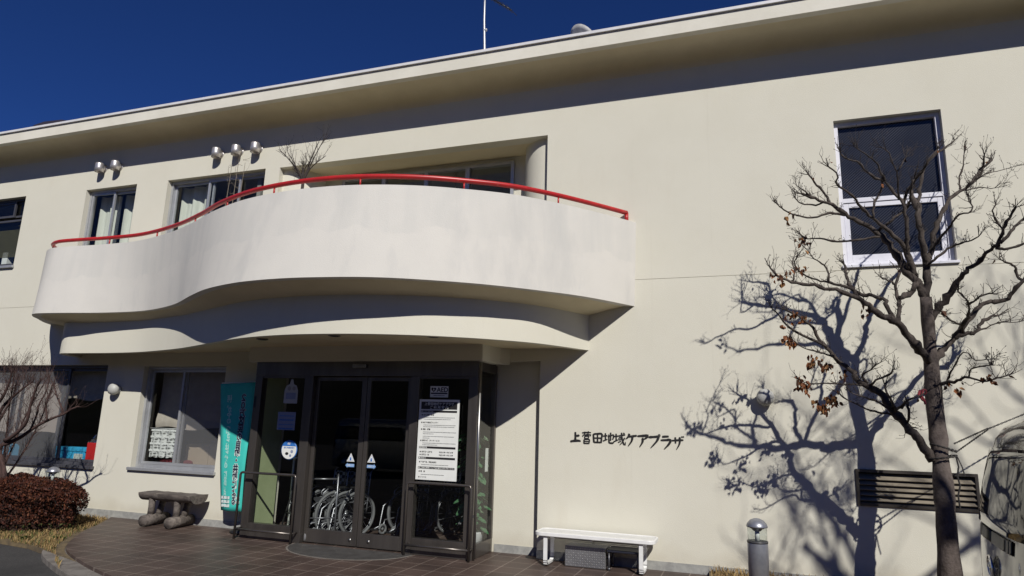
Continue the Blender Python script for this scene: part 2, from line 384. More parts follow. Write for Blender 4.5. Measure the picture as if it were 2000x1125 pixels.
# quarter-round ends of the balcony recess
for sx, cx in ((1, RB[1]+.001), (-1, RB[0]-.001)):
    n = 14; arc = []
    for i in range(n+1):
        a = math.pi/2*i/n
        arc.append((cx - sx*.5*math.sin(a), .601 - .5*math.cos(a)))
    for z in [(3.23, 5.71)]:
        vs = [(x, y, z[0]) for x, y in arc]+[(x, y, z[1]) for x, y in arc]
        wb.add(vs, [(i, i+1, i+n+2, i+n+1) for i in range(n)], 0, True)
# recessed bay beside the entrance
wb.box(-3.262, -2.4, .15, .42, 0, 2.474)
wall = wb.build("wall", WALL, bld, fix=True)
pl = MB()
for a, b in ((HX[0], EN[0]-.16), (EN[1], HX[1])): pl.box(a, b, -.014, .05, -.1, .10)
pl.box(-3.2, -2.576, .136, .2, -.02, .10)
pl.build("plinth", CONC, bld)
# inside: slabs, back wall, partitions
it = MB()
it.box(HX[0], HX[1], .21, 6, 2.75, 3.2); it.box(HX[0], HX[1], .62, 6, 5.85, 6.1)
it.box(HX[0], HX[1], 6.0, 6.2, -.1, 6.5)
for x in (HX[0]+.1, -12.2, -9.9, -7.72, -2.42, HX[1]-.1): it.box(x-.04, x+.04, .43 if x == -2.42 else .21, 6, 3.2, 5.85)
for x in (HX[0]+.1, -10.15, -7.72, -2.42, HX[1]-.1): it.box(x-.04, x+.04, .43 if x == -2.42 else .21, 6, .0, 2.75)
it.box(HX[0]+.2, -7.76, .21, 6, -.08, .02); it.box(-2.38, HX[1], .21, 6, -.08, .02)
it.build("interior_wall", ROOM, bld)
# roof: slab with a coping, boarded soffit with a cove at the wall
rf = MB()
rf.box(HX[0]-.7, HX[1]+.7, -.57, 6.9, 6.70, 6.80); rf.box(HX[0]-.7, HX[1]+.7, -.57, -.47, 6.61, 6.70)
rf.build("roof", TRIM, bld)
cp = MB(); cp.box(HX[0]-.73, HX[1]+.73, -.60, 6.95, 6.803, 6.842); cp.build("roof_coping", mat("pale_coping", (.72, .71, .72), (.66, .65, .66), 5, .5), bld)
sf = MB(); X0, X1 = HX[0]-.5, HX[1]+.5
prof = [(-.47, 6.66), (-.26, 6.64)] + [(-.26*(1-math.sin(a)), 6.64-.21*(1-math.cos(a))) for a in [math.pi/2*i/8 for i in range(1, 9)]]
prof[-1] = (-.001, 6.43)
sf.add([(x, y, z) for y, z in prof for x in (X0, X1)], [(2*i, 2*i+1, 2*i+3, 2*i+2) for i in range(len(prof)-1)], 0, True)
sf.build("soffit", SOFF, bld)

# balcony: S-curved parapet; seen() rescales a plan curve about the camera foot and runs both ends into the wall
def seen(k, P):
    Q = [(x*k, -8.45+(y+8.45)*k, 0) for x, y, z in P]
    (ax, ay, _), (bx, by, _) = Q[-2], Q[-1]
    Q[-1] = (ax+(bx-ax)*1.25, ay+(by-ay)*1.25, 0)
    return [(Q[0][0]-.09, .16, 0)] + Q
top = crom(seen(.9952, [(-11.84, .05, 0), (-11.66, -.22, 0), (-11.45, -.50, 0), (-11.26, -.71, 0), (-11.08, -.83, 0), (-10.8, -.91, 0), (-10.3, -.90, 0), (-9.8, -.87, 0), (-9.0, -.90, 0), (-8.07, -1.15, 0), (-7.25, -1.50, 0), (-6.57, -1.84, 0), (-5.85, -2.1, 0), (-5.14, -2.22, 0), (-4.48, -2.22, 0), (-3.93, -2.12, 0), (-3.42, -1.94, 0), (-2.95, -1.69, 0), (-2.54, -1.42, 0), (-2.14, -1.03, 0), (-1.74, -.55, 0), (-1.325, .0, 0)]), 110)
bot = crom(seen(.9942, [(-11.94, .05, 0), (-11.73, -.24, 0), (-11.41, -.58, 0), (-11.22, -.79, 0), (-10.86, -1.01, 0), (-10.3, -.98, 0), (-9.65, -.88, 0), (-8.95, -.86, 0), (-8.38, -.97, 0), (-7.67, -1.27, 0), (-6.92, -1.74, 0), (-6.33, -2.08, 0), (-5.74, -2.30, 0), (-5.3, -2.385, 0), (-4.86, -2.405, 0), (-4.47, -2.37, 0), (-3.99, -2.28, 0), (-3.57, -2.12, 0), (-3.09, -1.85, 0), (-2.69, -1.57, 0), (-2.215, -1.14, 0), (-1.77, -.65, 0), (-1.36, .0, 0)]), 110)
ZT, ZB = 4.302, 3.175
ti, bi = offset(top, .13), offset(bot, .13)
N = len(top); pb = MB()
rows = [[(p.x, p.y, ZB) for p in bi], [(p.x, p.y, ZB) for p in bot]]
for k in range(1, 7): rows.append([(lerp(b.x, t.x, k/6), lerp(b.y, t.y, k/6), lerp(ZB, ZT, k/6)) for b, t in zip(bot, top)])
rows += [[(p.x, p.y, ZT) for p in ti], [(p.x, p.y, ZB+.16) for p in bi]]
pb.add([q for r in rows for q in r], [(a*N+i, a*N+i+1, (a+1)*N+i+1, (a+1)*N+i) for a in range(len(rows)-1) for i in range(N-1)], 0, True)
par = pb.build("balcony_parapet", BALC, bld)
e_ = par.modifiers.new("edges", 'EDGE_SPLIT'); e_.split_angle = RAD(40)
def plate(curve, z0, z1, mb, yb=-.002):
    P = []
    for p, q in zip(curve[:-1], curve[1:]):
        if p.y <= yb: P.append((p.x, p.y))
        if (p.y <= yb) != (q.y <= yb):
            f = (yb-p.y)/(q.y-p.y); P.append((lerp(p.x, q.x, f), yb))
    mb.slab(P, z0, z1)
sb = MB(); plate(offset(bot, .06), ZB+.06, ZB+.16, sb); sb.build("balcony_floor", SOFF, bld)
# red handrail on short posts
rl = MB(); rc = [Vector((p.x, p.y, 4.43)) for p in offset(top, .07)]
lo_i = 8
tail = [Vector((rc[lo_i].x-.10, rc[lo_i].y+.16, 4.36)), Vector((rc[lo_i].x-.11, rc[lo_i].y+.06, 4.42))]
tail = [Vector((rc[6].x+.02, rc[6].y, 4.33)), Vector((rc[6].x, rc[6].y, 4.40))]
path = tail + rc[7:-2]
rl.tube(path, .03, 12)
step = [10, 24, 34, 45, 55, 64, 75, 86, 97]
for i in step:
    p = rc[i]; rl.tube([(p.x, p.y, 4.30), (p.x, p.y, 4.42)], .011, 8); rl.lathe([(.03, 0), (.03, .012)], (p.x, p.y, ZT), 12)
rl.tube([(rc[N-3].x, rc[N-3].y, 4.29), (rc[N-3].x, rc[N-3].y, 4.43)], .026, 10)
rl.build("handrail", RED, bld)['label'] = "glossy red tubular handrail along the curved balcony"

# canopy below the balcony: its underside falls a few centimetres towards the left end
def level(P):
    out = []
    for x, y, z in P:
        k = lerp(.985, 1.0206, max(0, min(1, (x+9.5)/4.5))); out.append((x*k, -8.45+(y+8.45)*k, 1.62+.97*k))
    (ax, ay, az), (bx, by, bz) = out[-2], out[-1]; out[-1] = (ax+(bx-ax)*1.25, ay+(by-ay)*1.25, bz)
    return [(out[0][0]-.12, .16, out[0][2])] + out
can = crom(level([(-11.17, -.10, 0), (-11.07, -.25, 0), (-10.98, -.38, 0), (-10.88, -.47, 0), (-10.7, -.54, 0), (-10.3, -.52, 0), (-9.6, -.51, 0), (-8.9, -.60, 0), (-7.94, -.90, 0), (-7.26, -1.21, 0), (-6.6, -1.54, 0), (-6.1, -1.78, 0), (-5.58, -1.96, 0), (-5.06, -2.06, 0), (-4.63, -2.07, 0), (-4.11, -2.01, 0), (-3.56, -1.84, 0), (-3.15, -1.63, 0), (-2.73, -1.34, 0), (-2.26, -.85, 0), (-1.796, .0, 0)]), 110)
# the balcony's underside slopes down from its lip to the canopy
bl_ = offset(bot, .07); us = MB(); cn_in = offset(can, .03); NB = len(bl_)
us.add([(p.x, p.y, ZB+.012) for p in bl_] + [(p.x, p.y, 3.062) for p in cn_in], [(i, i+1, NB+i+1, NB+i) for i in range(NB-1)], 0, True)
us.build("balcony_underside", SOFF, bld)
ci = offset(can, .1); N2 = len(can); cb = MB()
rows = [[(p.x, p.y, 2.66) for p in ci], [(p.x, p.y, q.z) for p, q in zip(ci, can)], [(p.x, p.y, p.z) for p in can], [(p.x, p.y, 3.08) for p in can]]
cb.add([q for r in rows for q in r], [(a*N2+i, a*N2+i+1, (a+1)*N2+i+1, (a+1)*N2+i) for a in range(3) for i in range(N2-1)], 0, True)
cn = cb.build("canopy", WALL, bld); cn.modifiers.new("edges", 'EDGE_SPLIT').split_angle = RAD(40)
cs = MB(); plate(offset(can, .05), 2.64, 2.72, cs); cs.build("canopy_soffit", SOFF, bld)
for x, y in ((-5.94, -1.42), (-4.72, -1.60), (-3.5, -1.36)):
    d = MB(); d.lathe([(.075, -.008), (.075, .01)], (x, y, 2.635), 20); d.lathe([(.055, 0), (.055, .004)], (x, y, 2.623), 16, m=1)
    d.build("downlight", [DSTEEL, BLACK], bld)
# beam over the glazed entrance
bm_ = MB(); P = [(-6.87, -.56), (-3.18, -.56), (-3.16, -.36), (-3.10, -.12), (-3.0, -.002), (-6.87, -.002)]
bm_.slab(P, 2.425, 2.68); bm_.slab([(-3.22, .003), (-2.58, .003), (-2.58, .149), (-3.22, .149)], 2.473, 2.55)
bm_.build("entrance_beam", WALL, bld, .01)

# ---------------------------------------------------------------- windows
def frame(mb, x0, x1, z0, z1, y0, y1, w, m=0, wb=None):
    wb = wb or w
    mb.box(x0, x0+w, y0, y1, z0, z1, m); mb.box(x1-w, x1, y0, y1, z0, z1, m)
    mb.box(x0+w, x1-w, y0, y1, z1-w, z1, m); mb.box(x0+w, x1-w, y0, y1, z0, z0+wb, m)
def window(h, sashes, fm, y=.09, sill=None, fw_=.045, sash_m=None):
    x0, x1, z0, z1 = h; b = MB(); frame(b, x0+.002, x1-.002, z0+.002, z1-.002, y, y+.10, fw_)
    o = b.build("window", fm, bld)
    for k, (a, c, d, e, g, yo) in enumerate(sashes):
        s = MB(); frame(s, a, c, d, e, y+yo, y+yo+.03, .04); s.build("sash", sash_m or fm, o)
        p = MB(); p.quad((a+.038, y+yo+.015, d+.038), (c-.038, y+yo+.015, d+.038), (c-.038, y+yo+.015, e-.038), (a+.038, y+yo+.015, e-.038)); p.build("pane", g, o)
    if sill:
        s = MB(); s.box(x0-.03, x1+.03, -.05, y+.03, z0-.045, z0+.001); s.build("sill", sill, o, .004)
    return o
window(W2, [(-11.48, -10.9, 4.35, 5.67, GLASS, .012), (-10.98, -10.33, 4.35, 5.67, GLASS, .055)], ALU)
window(W3, [(-9.5, -8.62, 4.35, 5.67, GLASS, .055), (-8.72, -8.02, 4.35, 5.67, GLASS, .012), (-8.1, -7.49, 4.35, 5.67, GLASS, .055)], ALU)
window(W1, [(-15.05, -14.3, 5.38, 5.70, GLASS, .05), (-14.36, -13.55, 5.38, 5.70, GLASS, .012), (-13.62, -13.2, 5.38, 5.70, GLASS, .05), (-15.05, -14.1, 4.40, 5.34, GLASS, .012), (-14.15, -13.2, 4.40, 5.34, GLASS, .05)], DALU, sill=ALU)
window(G1, [(-13.85, -12.6, .81, 2.39, SCREEN, .03), (-12.66, -11.3, .81, 2.39, SCREEN, .012), (-11.5, -10.36, .81, 2.39, GLASS, .055)], DALU, sill=DALU)
window(G2, [(-9.44, -8.66, .84, 2.37, GLASS, .055), (-8.74, -7.83, .84, 2.37, SCREEN, .012)], ALU, sill=ALU)
# wired dark glass of the tall window by the tree
def wired():
    m = mat("wired_glass", (.018, .020, .028), rough=.12, spec=.5); t = m.node_tree; p = t.nodes["Principled BSDF"]
    tc = t.nodes.new("ShaderNodeTexCoord"); mp = t.nodes.new("ShaderNodeMapping"); mp.inputs["Rotation"].default_value = (0, RAD(42), 0)
    t.links.new(tc.outputs["Object"], mp.inputs[0])
    wv = t.nodes.new("ShaderNodeTexWave"); wv.bands_direction = 'Z'; wv.inputs["Scale"].default_value = 13; wv.inputs["Distortion"].default_value = .0
    t.links.new(mp.outputs[0], wv.inputs["Vector"])
    r = t.nodes.new("ShaderNodeMapRange"); r.inputs[1].default_value = .78; r.inputs[2].default_value = .97; t.links.new(wv.outputs[0], r.inputs[0])
    n = t.nodes.new("ShaderNodeTexNoise"); n.inputs["Scale"].default_value = 3; t.links.new(tc.outputs["Object"], n.inputs["Vector"])
    mu = t.nodes.new("ShaderNodeMath"); mu.operation = 'MULTIPLY'; t.links.new(r.outputs[0], mu.inputs[0]); t.links.new(n.outputs[0], mu.inputs[1])
    x = t.nodes.new("ShaderNodeMix"); x.data_type = 'RGBA'; x.inputs[6].default_value = (.015, .017, .024, 1); x.inputs[7].default_value = (.115, .116, .125, 1)
    t.links.new(mu.outputs[0], x.inputs[0]); t.links.new(x.outputs[2], p.inputs["Base Color"])
    nb = t.nodes.new("ShaderNodeTexNoise"); nb.inputs["Scale"].default_value = 2.2; nb.inputs["Detail"].default_value = 3; t.links.new(tc.outputs["Object"], nb.inputs["Vector"])
    bu = t.nodes.new("ShaderNodeBump"); bu.inputs["Strength"].default_value = .35; bu.inputs["Distance"].default_value = .05; t.links.new(nb.outputs[0], bu.inputs["Height"]); t.links.new(bu.outputs[0], p.inputs["Normal"]); return m
WIRED = wired()
b = MB(); x0, x1, z0, z1 = RW
frame(b, x0+.002, x1-.002, z0+.002, z1-.002, .07, .17, .05)
b.box(x0+.05, x1-.05, .072, .168, 4.375, 4.43)
rw = b.build("window", WALU, bld, .004)
s = MB(); frame(s, x0+.055, x1-.055, z0+.055, 4.37, .085, .14, .055, wb=.09); s.build("sash", WALU, rw, .003)
s = MB(); s.box(x0+.05, x1-.05, .125, .131, 4.43, z1-.05); s.build("pane", WIRED, rw)
s = MB(); s.box(x0+.11, x1-.11, .110, .116, z0+.145, 4.316); s.build("pane", WIRED, rw)
s = MB(); s.box(x0-.02, x1+.02, -.03, .08, z0-.03, z0+.001); s.build("sill", WALU, rw, .004)
# windows at the back of the balcony recess
rcw = MB(); yb = .56
rcw.box(RB[0]-.4, RB[1]+.4, yb+.06, yb+.12, 5.62, 5.75, 1)
rcw.box(-3.23, RB[1]+.4, yb+.045, yb+.10, 3.2, 5.75, 1); rcw.box(RB[0]-.4, -6.3, yb+.045, yb+.10, 3.2, 5.75, 1)
frame(rcw, -6.3, -3.23, 3.3, 5.62, yb, yb+.09, .05)
for x in (-5.5, -4.72, -4.0): rcw.box(x-.035, x+.035, yb-.01, yb+.08, 3.35, 5.57)
o = rcw.build("window", [ALU, WALL], bld)
for a, c in ((-6.25, -5.53), (-5.46, -4.75), (-4.68, -4.03), (-3.96, -3.28)):
    p = MB(); p.quad((a-.02, yb+.03, 3.34), (c+.02, yb+.03, 3.34), (c+.02, yb+.03, 5.58), (a-.02, yb+.03, 5.58)); p.build("pane", GLASS, o)
rcf = MB(); rcf.box(RB[0]-.3, RB[1]+.3, -.002, .62, 3.20, 3.235); rcf.box(RB[0]-.6, RB[1]+.6, .199, .62, 5.702, 5.75)
rcf.build("recess_ceiling", SOFF, bld)

# ---------------------------------------------------------------- glazed entrance
ef = MB(); yf = -.50
H0, H1 = 2.225, 2.42
ef.box(-6.72, -3.235, yf-.05, yf+.07, H0, H1)                                            # header
for a, c in ((-6.72, -6.60), (-5.87, -5.73), (-4.19, -4.07), (-3.36, -3.235)): ef.box(a, c, yf-.045, yf+.065, 0, H0)
for a, c in ((-6.60, -5.87), (-4.07, -3.36)):
    ef.box(a, c, yf-.04, yf+.06, .002, .20); ef.box(a, c, yf-.035, yf+.055, H0-.03, H0)
# return to the recessed wall
ef.box(-3.285, -3.235, yf+.07, .148, .002, .17); ef.box(-3.285, -3.235, yf+.07, .148, H0+.08, H1)
ef.box(-3.29, -3.23, .09, .148, .17, H0+.08)
ent = ef.build("entrance_frame", DSTEEL, bld, .003)
for a, c in ((-6.60, -5.87), (-4.07, -3.36)):
    p = MB(); p.quad((a-.01, yf, .19), (c+.01, yf, .19), (c+.01, yf, H0-.02), (a-.01, yf, H0-.02)); p.build("pane", GLASS, ent)
p = MB(); p.quad((-3.26, yf+.06, .16), (-3.26, .10, .16), (-3.26, .10, H0+.09), (-3.26, yf+.06, H0+.09)); p.build("pane", GLASS, ent)
pp = MB(); pp.tube([(-3.205, yf-.04, 0.02), (-3.205, yf-.04, 2.41)], .018, 10)
for z in (.5, 1.75): pp.box(-3.235, -3.2, yf-.05, yf-.03, z, z+.03)
pp.build("downpipe", STEEL, bld)
for a, c, hx in ((-5.725, -4.905, -5.06), (-4.895, -4.195, -4.78)):
    s = MB(); y = yf+.03
    s.box(a, a+.055, y, y+.04, .015, H0-.004); s.box(c-.075, c, y, y+.04, .015, H0-.004)
    s.box(a+.055, c-.075, y, y+.04, H0-.06, H0-.004); s.box(a+.055, c-.075, y, y+.04, .015, .185)
    d = s.build("sliding_door", DSTEEL, bld, .003)
    p = MB(); p.quad((a+.05, y+.02, .18), (c-.07, y+.02, .18), (c-.07, y+.02, H0-.05), (a+.05, y+.02, H0-.05)); p.build("pane", GLASS, d)
    l = MB(); l.lathe([(.022, -.006), (.022, .004)], (hx+.06, y, .09), 16, (0, 1, 0)); l.build("lock", STEEL, d)
sn = MB(); sn.box(-5.08, -4.87, yf-.10, yf-.052, 2.335, 2.385); tag(sn.build("door_sensor", STEEL, None, .008), "small silver motion sensor box on the header above the sliding doors", "sensor")
mt = MB(); arc = [(-4.9+.86*math.cos(a), yf-.06-.66*math.sin(a)) for a in [math.pi*i/30 for i in range(31)]]
mt.slab(arc, .0, .006); rim = [(-4.9+.885*math.cos(a), yf-.06-.685*math.sin(a)) for a in [math.pi*i/30 for i in range(31)]]
mt.slab(rim, .0, .003, 1)
tag(mt.build("entrance_paving", [mat("worn_grey_floor", (.085, .082, .078), (.06, .057, .054), 6, .45), GREYC]), kind='structure')

# lobby: green partition
gp = MB(); gp.box(-6.715, -6.655, yf+.072, .06, 0, 2.42)
gp.build("partition", mat("pale_green_panel", (.40, .46, .26), (.36, .42, .23), 3, .6), bld)
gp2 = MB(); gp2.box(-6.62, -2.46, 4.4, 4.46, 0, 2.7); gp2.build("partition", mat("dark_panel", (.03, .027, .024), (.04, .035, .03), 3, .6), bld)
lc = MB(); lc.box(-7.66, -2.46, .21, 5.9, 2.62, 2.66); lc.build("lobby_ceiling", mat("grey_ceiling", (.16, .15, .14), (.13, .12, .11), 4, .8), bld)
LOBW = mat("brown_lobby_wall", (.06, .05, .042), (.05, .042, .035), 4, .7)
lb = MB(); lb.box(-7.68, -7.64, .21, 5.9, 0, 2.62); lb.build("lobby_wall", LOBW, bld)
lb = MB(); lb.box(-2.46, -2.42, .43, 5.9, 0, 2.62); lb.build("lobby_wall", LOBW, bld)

# ---------------------------------------------------------------- writing
def text_geo(s, size, bold=0, align='LEFT', squash=1):
    cu = bpy.data.curves.new("t", 'FONT'); cu.body = s; cu.size = size; cu.align_x = align; cu.offset = bold; cu.resolution_u = 3
    ob = bpy.data.objects.new("t", cu); COL.objects.link(ob)
    dg = bpy.context.evaluated_depsgraph_get(); me = bpy.data.meshes.new_from_object(ob.evaluated_get(dg))
    V = [(v.co.x*squash, v.co.y) for v in me.vertices]; F = [tuple(p.vertices) for p in me.polygons]
    bpy.data.objects.remove(ob); bpy.data.curves.remove(cu); bpy.data.meshes.remove(me)
    return V, F
def put_text(mb, s, x, z, y, size, m=0, bold=0, align='LEFT', mirror=False, squash=1):
    V, F = text_geo(s, size, bold, align, squash)
    mb.add([(x + (-a if mirror else a), y, z+b) for a, b in V], F, m)

# wall lettering in brush strokes: each stroke is a chain of (x, z, width) on a 10 x 10 square
BR = {
'a': [[(4.6,9.4,.9),(4.7,6,1.1),(4.6,2,1.2)], [(4.8,6,.9),(7.4,6.4,1.2),(8.4,6.2,.6)], [(.2,1.2,1.0),(4,1.9,1.3),(7.5,2.1,1.2),(9.6,1.6,.6)]],
'b': [[(1,8.9,.8),(5,9.3,1),(9,9.3,.6)], [(3.3,10,.9),(3.5,8,.8)], [(6.7,10.3,.9),(6.3,8.1,.8)], [(2,7,.9),(1.4,5.6,.7)], [(1.6,7.1,.7),(8.4,7.4,.9),(8,6.1,.5)], [(3.3,6.1,.8),(3.3,4.2,.9)], [(3.3,6,.7),(6.7,6.1,.9),(6.5,4.2,.8)], [(3.2,4.2,.7),(6.6,4.3,.7)], [(2.7,3.3,.9),(2.8,-.2,1.1)], [(2.7,3.2,.8),(7.3,3.4,1),(7.1,-.3,1)], [(2.8,1.6,.7),(7.1,1.7,.7)], [(2.8,.0,.8),(7.1,.0,.9)], [(5,8,.7),(5,7.1,.7)]],
'c': [[(1.3,8.2,1.1),(1.6,4.5,1.2),(1.9,1,1.2)], [(1.3,8.1,.9),(5,8.5,1.1),(8.8,8.4,1.3),(8.5,4.5,1.2),(8.2,.8,1.1)], [(5,8.3,.9),(5,1.2,1)], [(1.8,4.8,.8),(8.3,4.9,.9)], [(2,1.2,1),(8.2,1.3,1)]],
'd': [[(.2,6.6,.9),(3.9,7.2,1)], [(2.2,9.2,1),(2.3,3.5,1.1)], [(.1,2.5,.9),(4,4.1,.7)], [(4.3,6.3,.8),(7,7.2,1),(9.2,7.9,1.1),(8.9,4.6,1),(8,4.3,.6)], [(6.8,9.8,1),(6.8,3,1)], [(5.2,8.2,1),(5.3,3,1.1),(5.8,1.2,1.2),(9,1.2,1.2),(9.7,3,.5)]],
'e': [[(.1,6.6,.9),(3.4,7.1,1)], [(1.8,9,1),(1.9,3.3,1.1)], [(0,2.3,.9),(3.5,3.9,.7)], [(3.6,7.1,.8),(6,7.6,1),(9.7,8.3,.8)], [(4.3,5.7,.8),(4.4,3.8,.8)], [(4.3,5.7,.7),(5.9,5.9,.7),(5.8,3.8,.7)], [(4.3,3.9,.6),(5.8,4,.6)], [(3.5,1.8,.8),(6.2,2.9,.6)], [(6.5,10,1),(7,5,1.1),(8.4,.6,1.2),(9.6,0,.9),(9.8,2.4,.4)], [(9.2,5.8,1),(7.4,2.4,.9),(4.8,-.4,.4)], [(8,9.8,.9),(9.2,9,.9)]],
'f': [[(3.6,9.6,1.1),(2.4,6.9,1),(.3,5,.4)], [(2.6,7.2,.9),(6,7.6,1.1),(9.8,8.2,1.1)], [(6.2,7.6,1.2),(5.4,3.6,1.1),(2.4,-.8,.5)]],
'g': [[(.6,8.1,.9),(5,8.5,1.2),(9.3,8.8,1.4),(8.2,7,1),(6,5.6,.6)], [(5,6.8,1.1),(4.9,3.4,1.2),(2.4,-.9,.5)]],
'h': [[(.3,7.8,1),(5,8.2,1.2),(8.4,8.3,1.5),(7,4.6,1.2),(2,-1,.5)]],
'i': [[(2,8.8,1),(5,9.1,1.1),(7.4,9.2,.8)], [(.7,5.9,.9),(5,6.2,1.1),(8.7,6.4,1.4),(7.6,3.2,1.2),(3.4,-1.4,.5)]],
'j': [[(.1,6.2,.9),(5,6.7,1.2),(9.6,6.9,.9)], [(3,9,1.1),(3.2,4,.9)], [(6.6,9.2,1.2),(6.4,4,1.1),(3.8,-1,.5)], [(8.2,9.9,.8),(8.7,8.8,.7)], [(9.4,10,.8),(9.9,9,.7)]],
}
sgn = thing("wall_lettering", (-1.45, 0, 1.42), "black brush style Japanese lettering fixed to the cream wall above the white bench", "sign"); rnd = random.Random(5)
for k, ch in enumerate("abcdefghij"):
    sg = MB(); ox = -2.155 + .1412*k; sc_ = .0146; oz = 1.428 - .004*(k > 4)*(k-4)
    strokes = list(BR[ch])
    if ch == 'h': strokes.append([(9.2+.8*math.cos(t), 9.4+.8*math.sin(t), .5) for t in [2*math.pi*i/8 for i in range(9)]])
    for st in strokes:
        P = crom([(a, b, c) for a, b, c in st], 12)
        L_, R_ = [], []
        for i, p in enumerate(P):
            a = P[max(i-1, 0)]; b = P[min(i+1, len(P)-1)]; d = Vector((b.x-a.x, b.y-a.y, 0)).normalized()
            wd = p.z*.5*(1.12 if ch in 'bde' else 1.28 if ch in 'cj' else 1.5)*(1+rnd.uniform(-.1, .1))*(1.15 if i == 1 else .75 if i in (0, 11) else 1)
            L_.append((ox+(p.x-d.y*wd)*sc_, oz+(p.y+d.x*wd)*sc_)); R_.append((ox+(p.x+d.y*wd)*sc_, oz+(p.y-d.x*wd)*sc_))
        for i in range(len(P)-1):
            sg.prism([L_[i], L_[i+1], R_[i+1], R_[i]], -.007-.0004*rnd.random(), -.0005)
    sg.build("character", INK, sgn)

def flat_sign(name, x0, x1, z0, z1, y, mats, label, cat, draw=None, th=.004, group=None):
    b = MB(); b.box(x0, x1, y-th, y, z0, z1)
    if draw: draw(b, x0, x1, z0, z1, y-th-.0012)
    return tag(b.build(name, mats), label, cat, group)
GREYP = mat("grey_print", (.16, .165, .17)); BLUEP = mat("blue_print", (.03, .16, .50)); LBLUE = mat("shaded_blue_paper", (.24, .28, .40))  # the blue paper is dimmed so its colour holds the canopy's shade
def rect(b, x0, x1, z0, z1, y, m): b.quad((x0, y, z0), (x1, y, z0), (x1, y, z1), (x0, y, z1), m)
def greek(b, x0, x1, z, h, y, m, rnd):      # a line of print too small to read
    x = x0
    while x < x1:
        l = rnd.uniform(.006, .016); rect(b, x, min(x+l, x1), z, z+h, y, m); x += l+rnd.uniform(.002, .005)
def board(b, x0, x1, z0, z1, y):
    W_, H_ = x1-x0, z1-z0; r = random.Random(2)
    def L(u): return x0+u*W_
    def Z(v): return z1-v*H_
    rect(b, L(.05), L(.95), Z(.125), Z(.03), y, 1)
    put_text(b, "上菅田地域ケアプラザ", L(.5), Z(.072), y-.001, .042, 0, .0006, 'CENTER', squash=1.0)
    put_text(b, "ご 利 用 案 内", L(.5), Z(.115), y-.001, .040, 0, .0006, 'CENTER', squash=1.1)
    for v, s in ((.165, "■ ケアプラザでは"), (.615, "■ 開館時間"), (.745, "■ 休 館 日"), (.865, "■ ご利用の詳細については係員までおたずねください")):
        rect(b, L(.05), L(.95), Z(v), Z(v-.026), y, 1); put_text(b, s, L(.06), Z(v-.006), y-.001, .021, 0, .0003)
    for v, s in ((.205, "● 地域活動・交流"), (.300, "● 地域包括支援センター"), (.385, "● 相談・調整"), (.525, "● 通所介護（デイサービス）"), (.665, "● 月曜日～土曜日"), (.700, "● 日曜日・祝"), (.79, "● 年末年始、施設点検日"), (.905, "● 電　話"), (.975, "● ファクス")):
        put_text(b, s, L(.07), Z(v), y-.001, .022, 1, .0004)
    put_text(b, "午前９時～午後９時", L(.55), Z(.665), y-.001, .022, 1, .0004); put_text(b, "午前９時～午後５時", L(.55), Z(.700), y-.001, .022, 1, .0004)
    for v, e in ((.232, .9), (.254, .8), (.327, .93), (.349, .9), (.415, .95), (.437, .4), (.468, .9), (.490, .3), (.552, .95), (.574, .5), (.818, .8), (.938, .7)):
        greek(b, L(.13), L(e), Z(v), .007, y-.001, 2, r)
flat_sign("notice_board", -4.045, -3.475, .915, 1.925, yf-.046, [PAPER, INK, GREYP], "tall white Japanese opening hours notice board on the right entrance glass", "notice board", board, .012)
def aed(b, x0, x1, z0, z1, y):
    put_text(b, "AED", x0+.095, z0+.07, y, .085, 1, .002)
    rect(b, x0+.01, x1-.01, z0+.043, z0+.06, y, 1); greek(b, x0+.05, x1-.05, z0+.018, .01, y, 2, random.Random(1))
    hx, hz = x0+.05, z0+.10
    P = [(hx+.0022*(16*math.sin(t)**3), hz+.0022*(13*math.cos(t)-5*math.cos(2*t)-2*math.cos(3*t)-math.cos(4*t))) for t in [2*math.pi*i/24 for i in range(24)]]
    b.add([(a, y, c) for a, c in P], [tuple(range(24))], 1)
    b.add([(a, y-.001, c) for a, c in [(hx+.004, hz+.022), (hx-.014, hz-.006), (hx-.001, hz-.006), (hx-.006, hz-.026), (hx+.014, hz+.004), (hx+.001, hz+.004)]], [(0,1,2), (2,3,4,5), (0,2,5)], 0)
flat_sign("aed_sign", -3.925, -3.665, 1.955, 2.10, yf-.003, [PAPER, INK, GREYP], "small white AED sign with a heart, stuck on the glass above the notice board", "sign", aed, .002)
def disc(b, cx, cz, r, y, m, n=32, sz=1):
    b.add([(cx+r*math.cos(2*math.pi*i/n), y, cz+r*sz*math.sin(2*math.pi*i/n)) for i in range(n)], [tuple(range(n-1, -1, -1))], m)
b = MB(); cx, cz = -6.06, 1.20
b.lathe([(.135, 0), (.135, .002)], (cx, yf-.003, cz), 36, (0, 1, 0)); disc(b, cx, cz, .122, yf-.0045, 1)
b.add([(cx+.122*math.cos(t), yf-.0055, cz+.122*math.sin(t)) for t in [RAD(25+130*i/16) for i in range(17)]], [tuple(range(17))], 0)
put_text(b, "認証", cx, cz+.075, yf-.007, .03, 1, .0005, 'CENTER'); put_text(b, "保険金請求受付", cx, cz+.02, yf-.006, .026, 0, .0004, 'CENTER')
disc(b, cx-.03, cz-.05, .028, yf-.006, 2, 16, .7); disc(b, cx+.05, cz-.02, .022, yf-.006, 3, 16); disc(b, cx+.03, cz-.075, .018, yf-.006, 3, 16)
tag(b.build("round_sticker", [BLUEP, PAPER, INK, LBLUE]), "round blue rimmed sticker on the left entrance glass", "sticker")
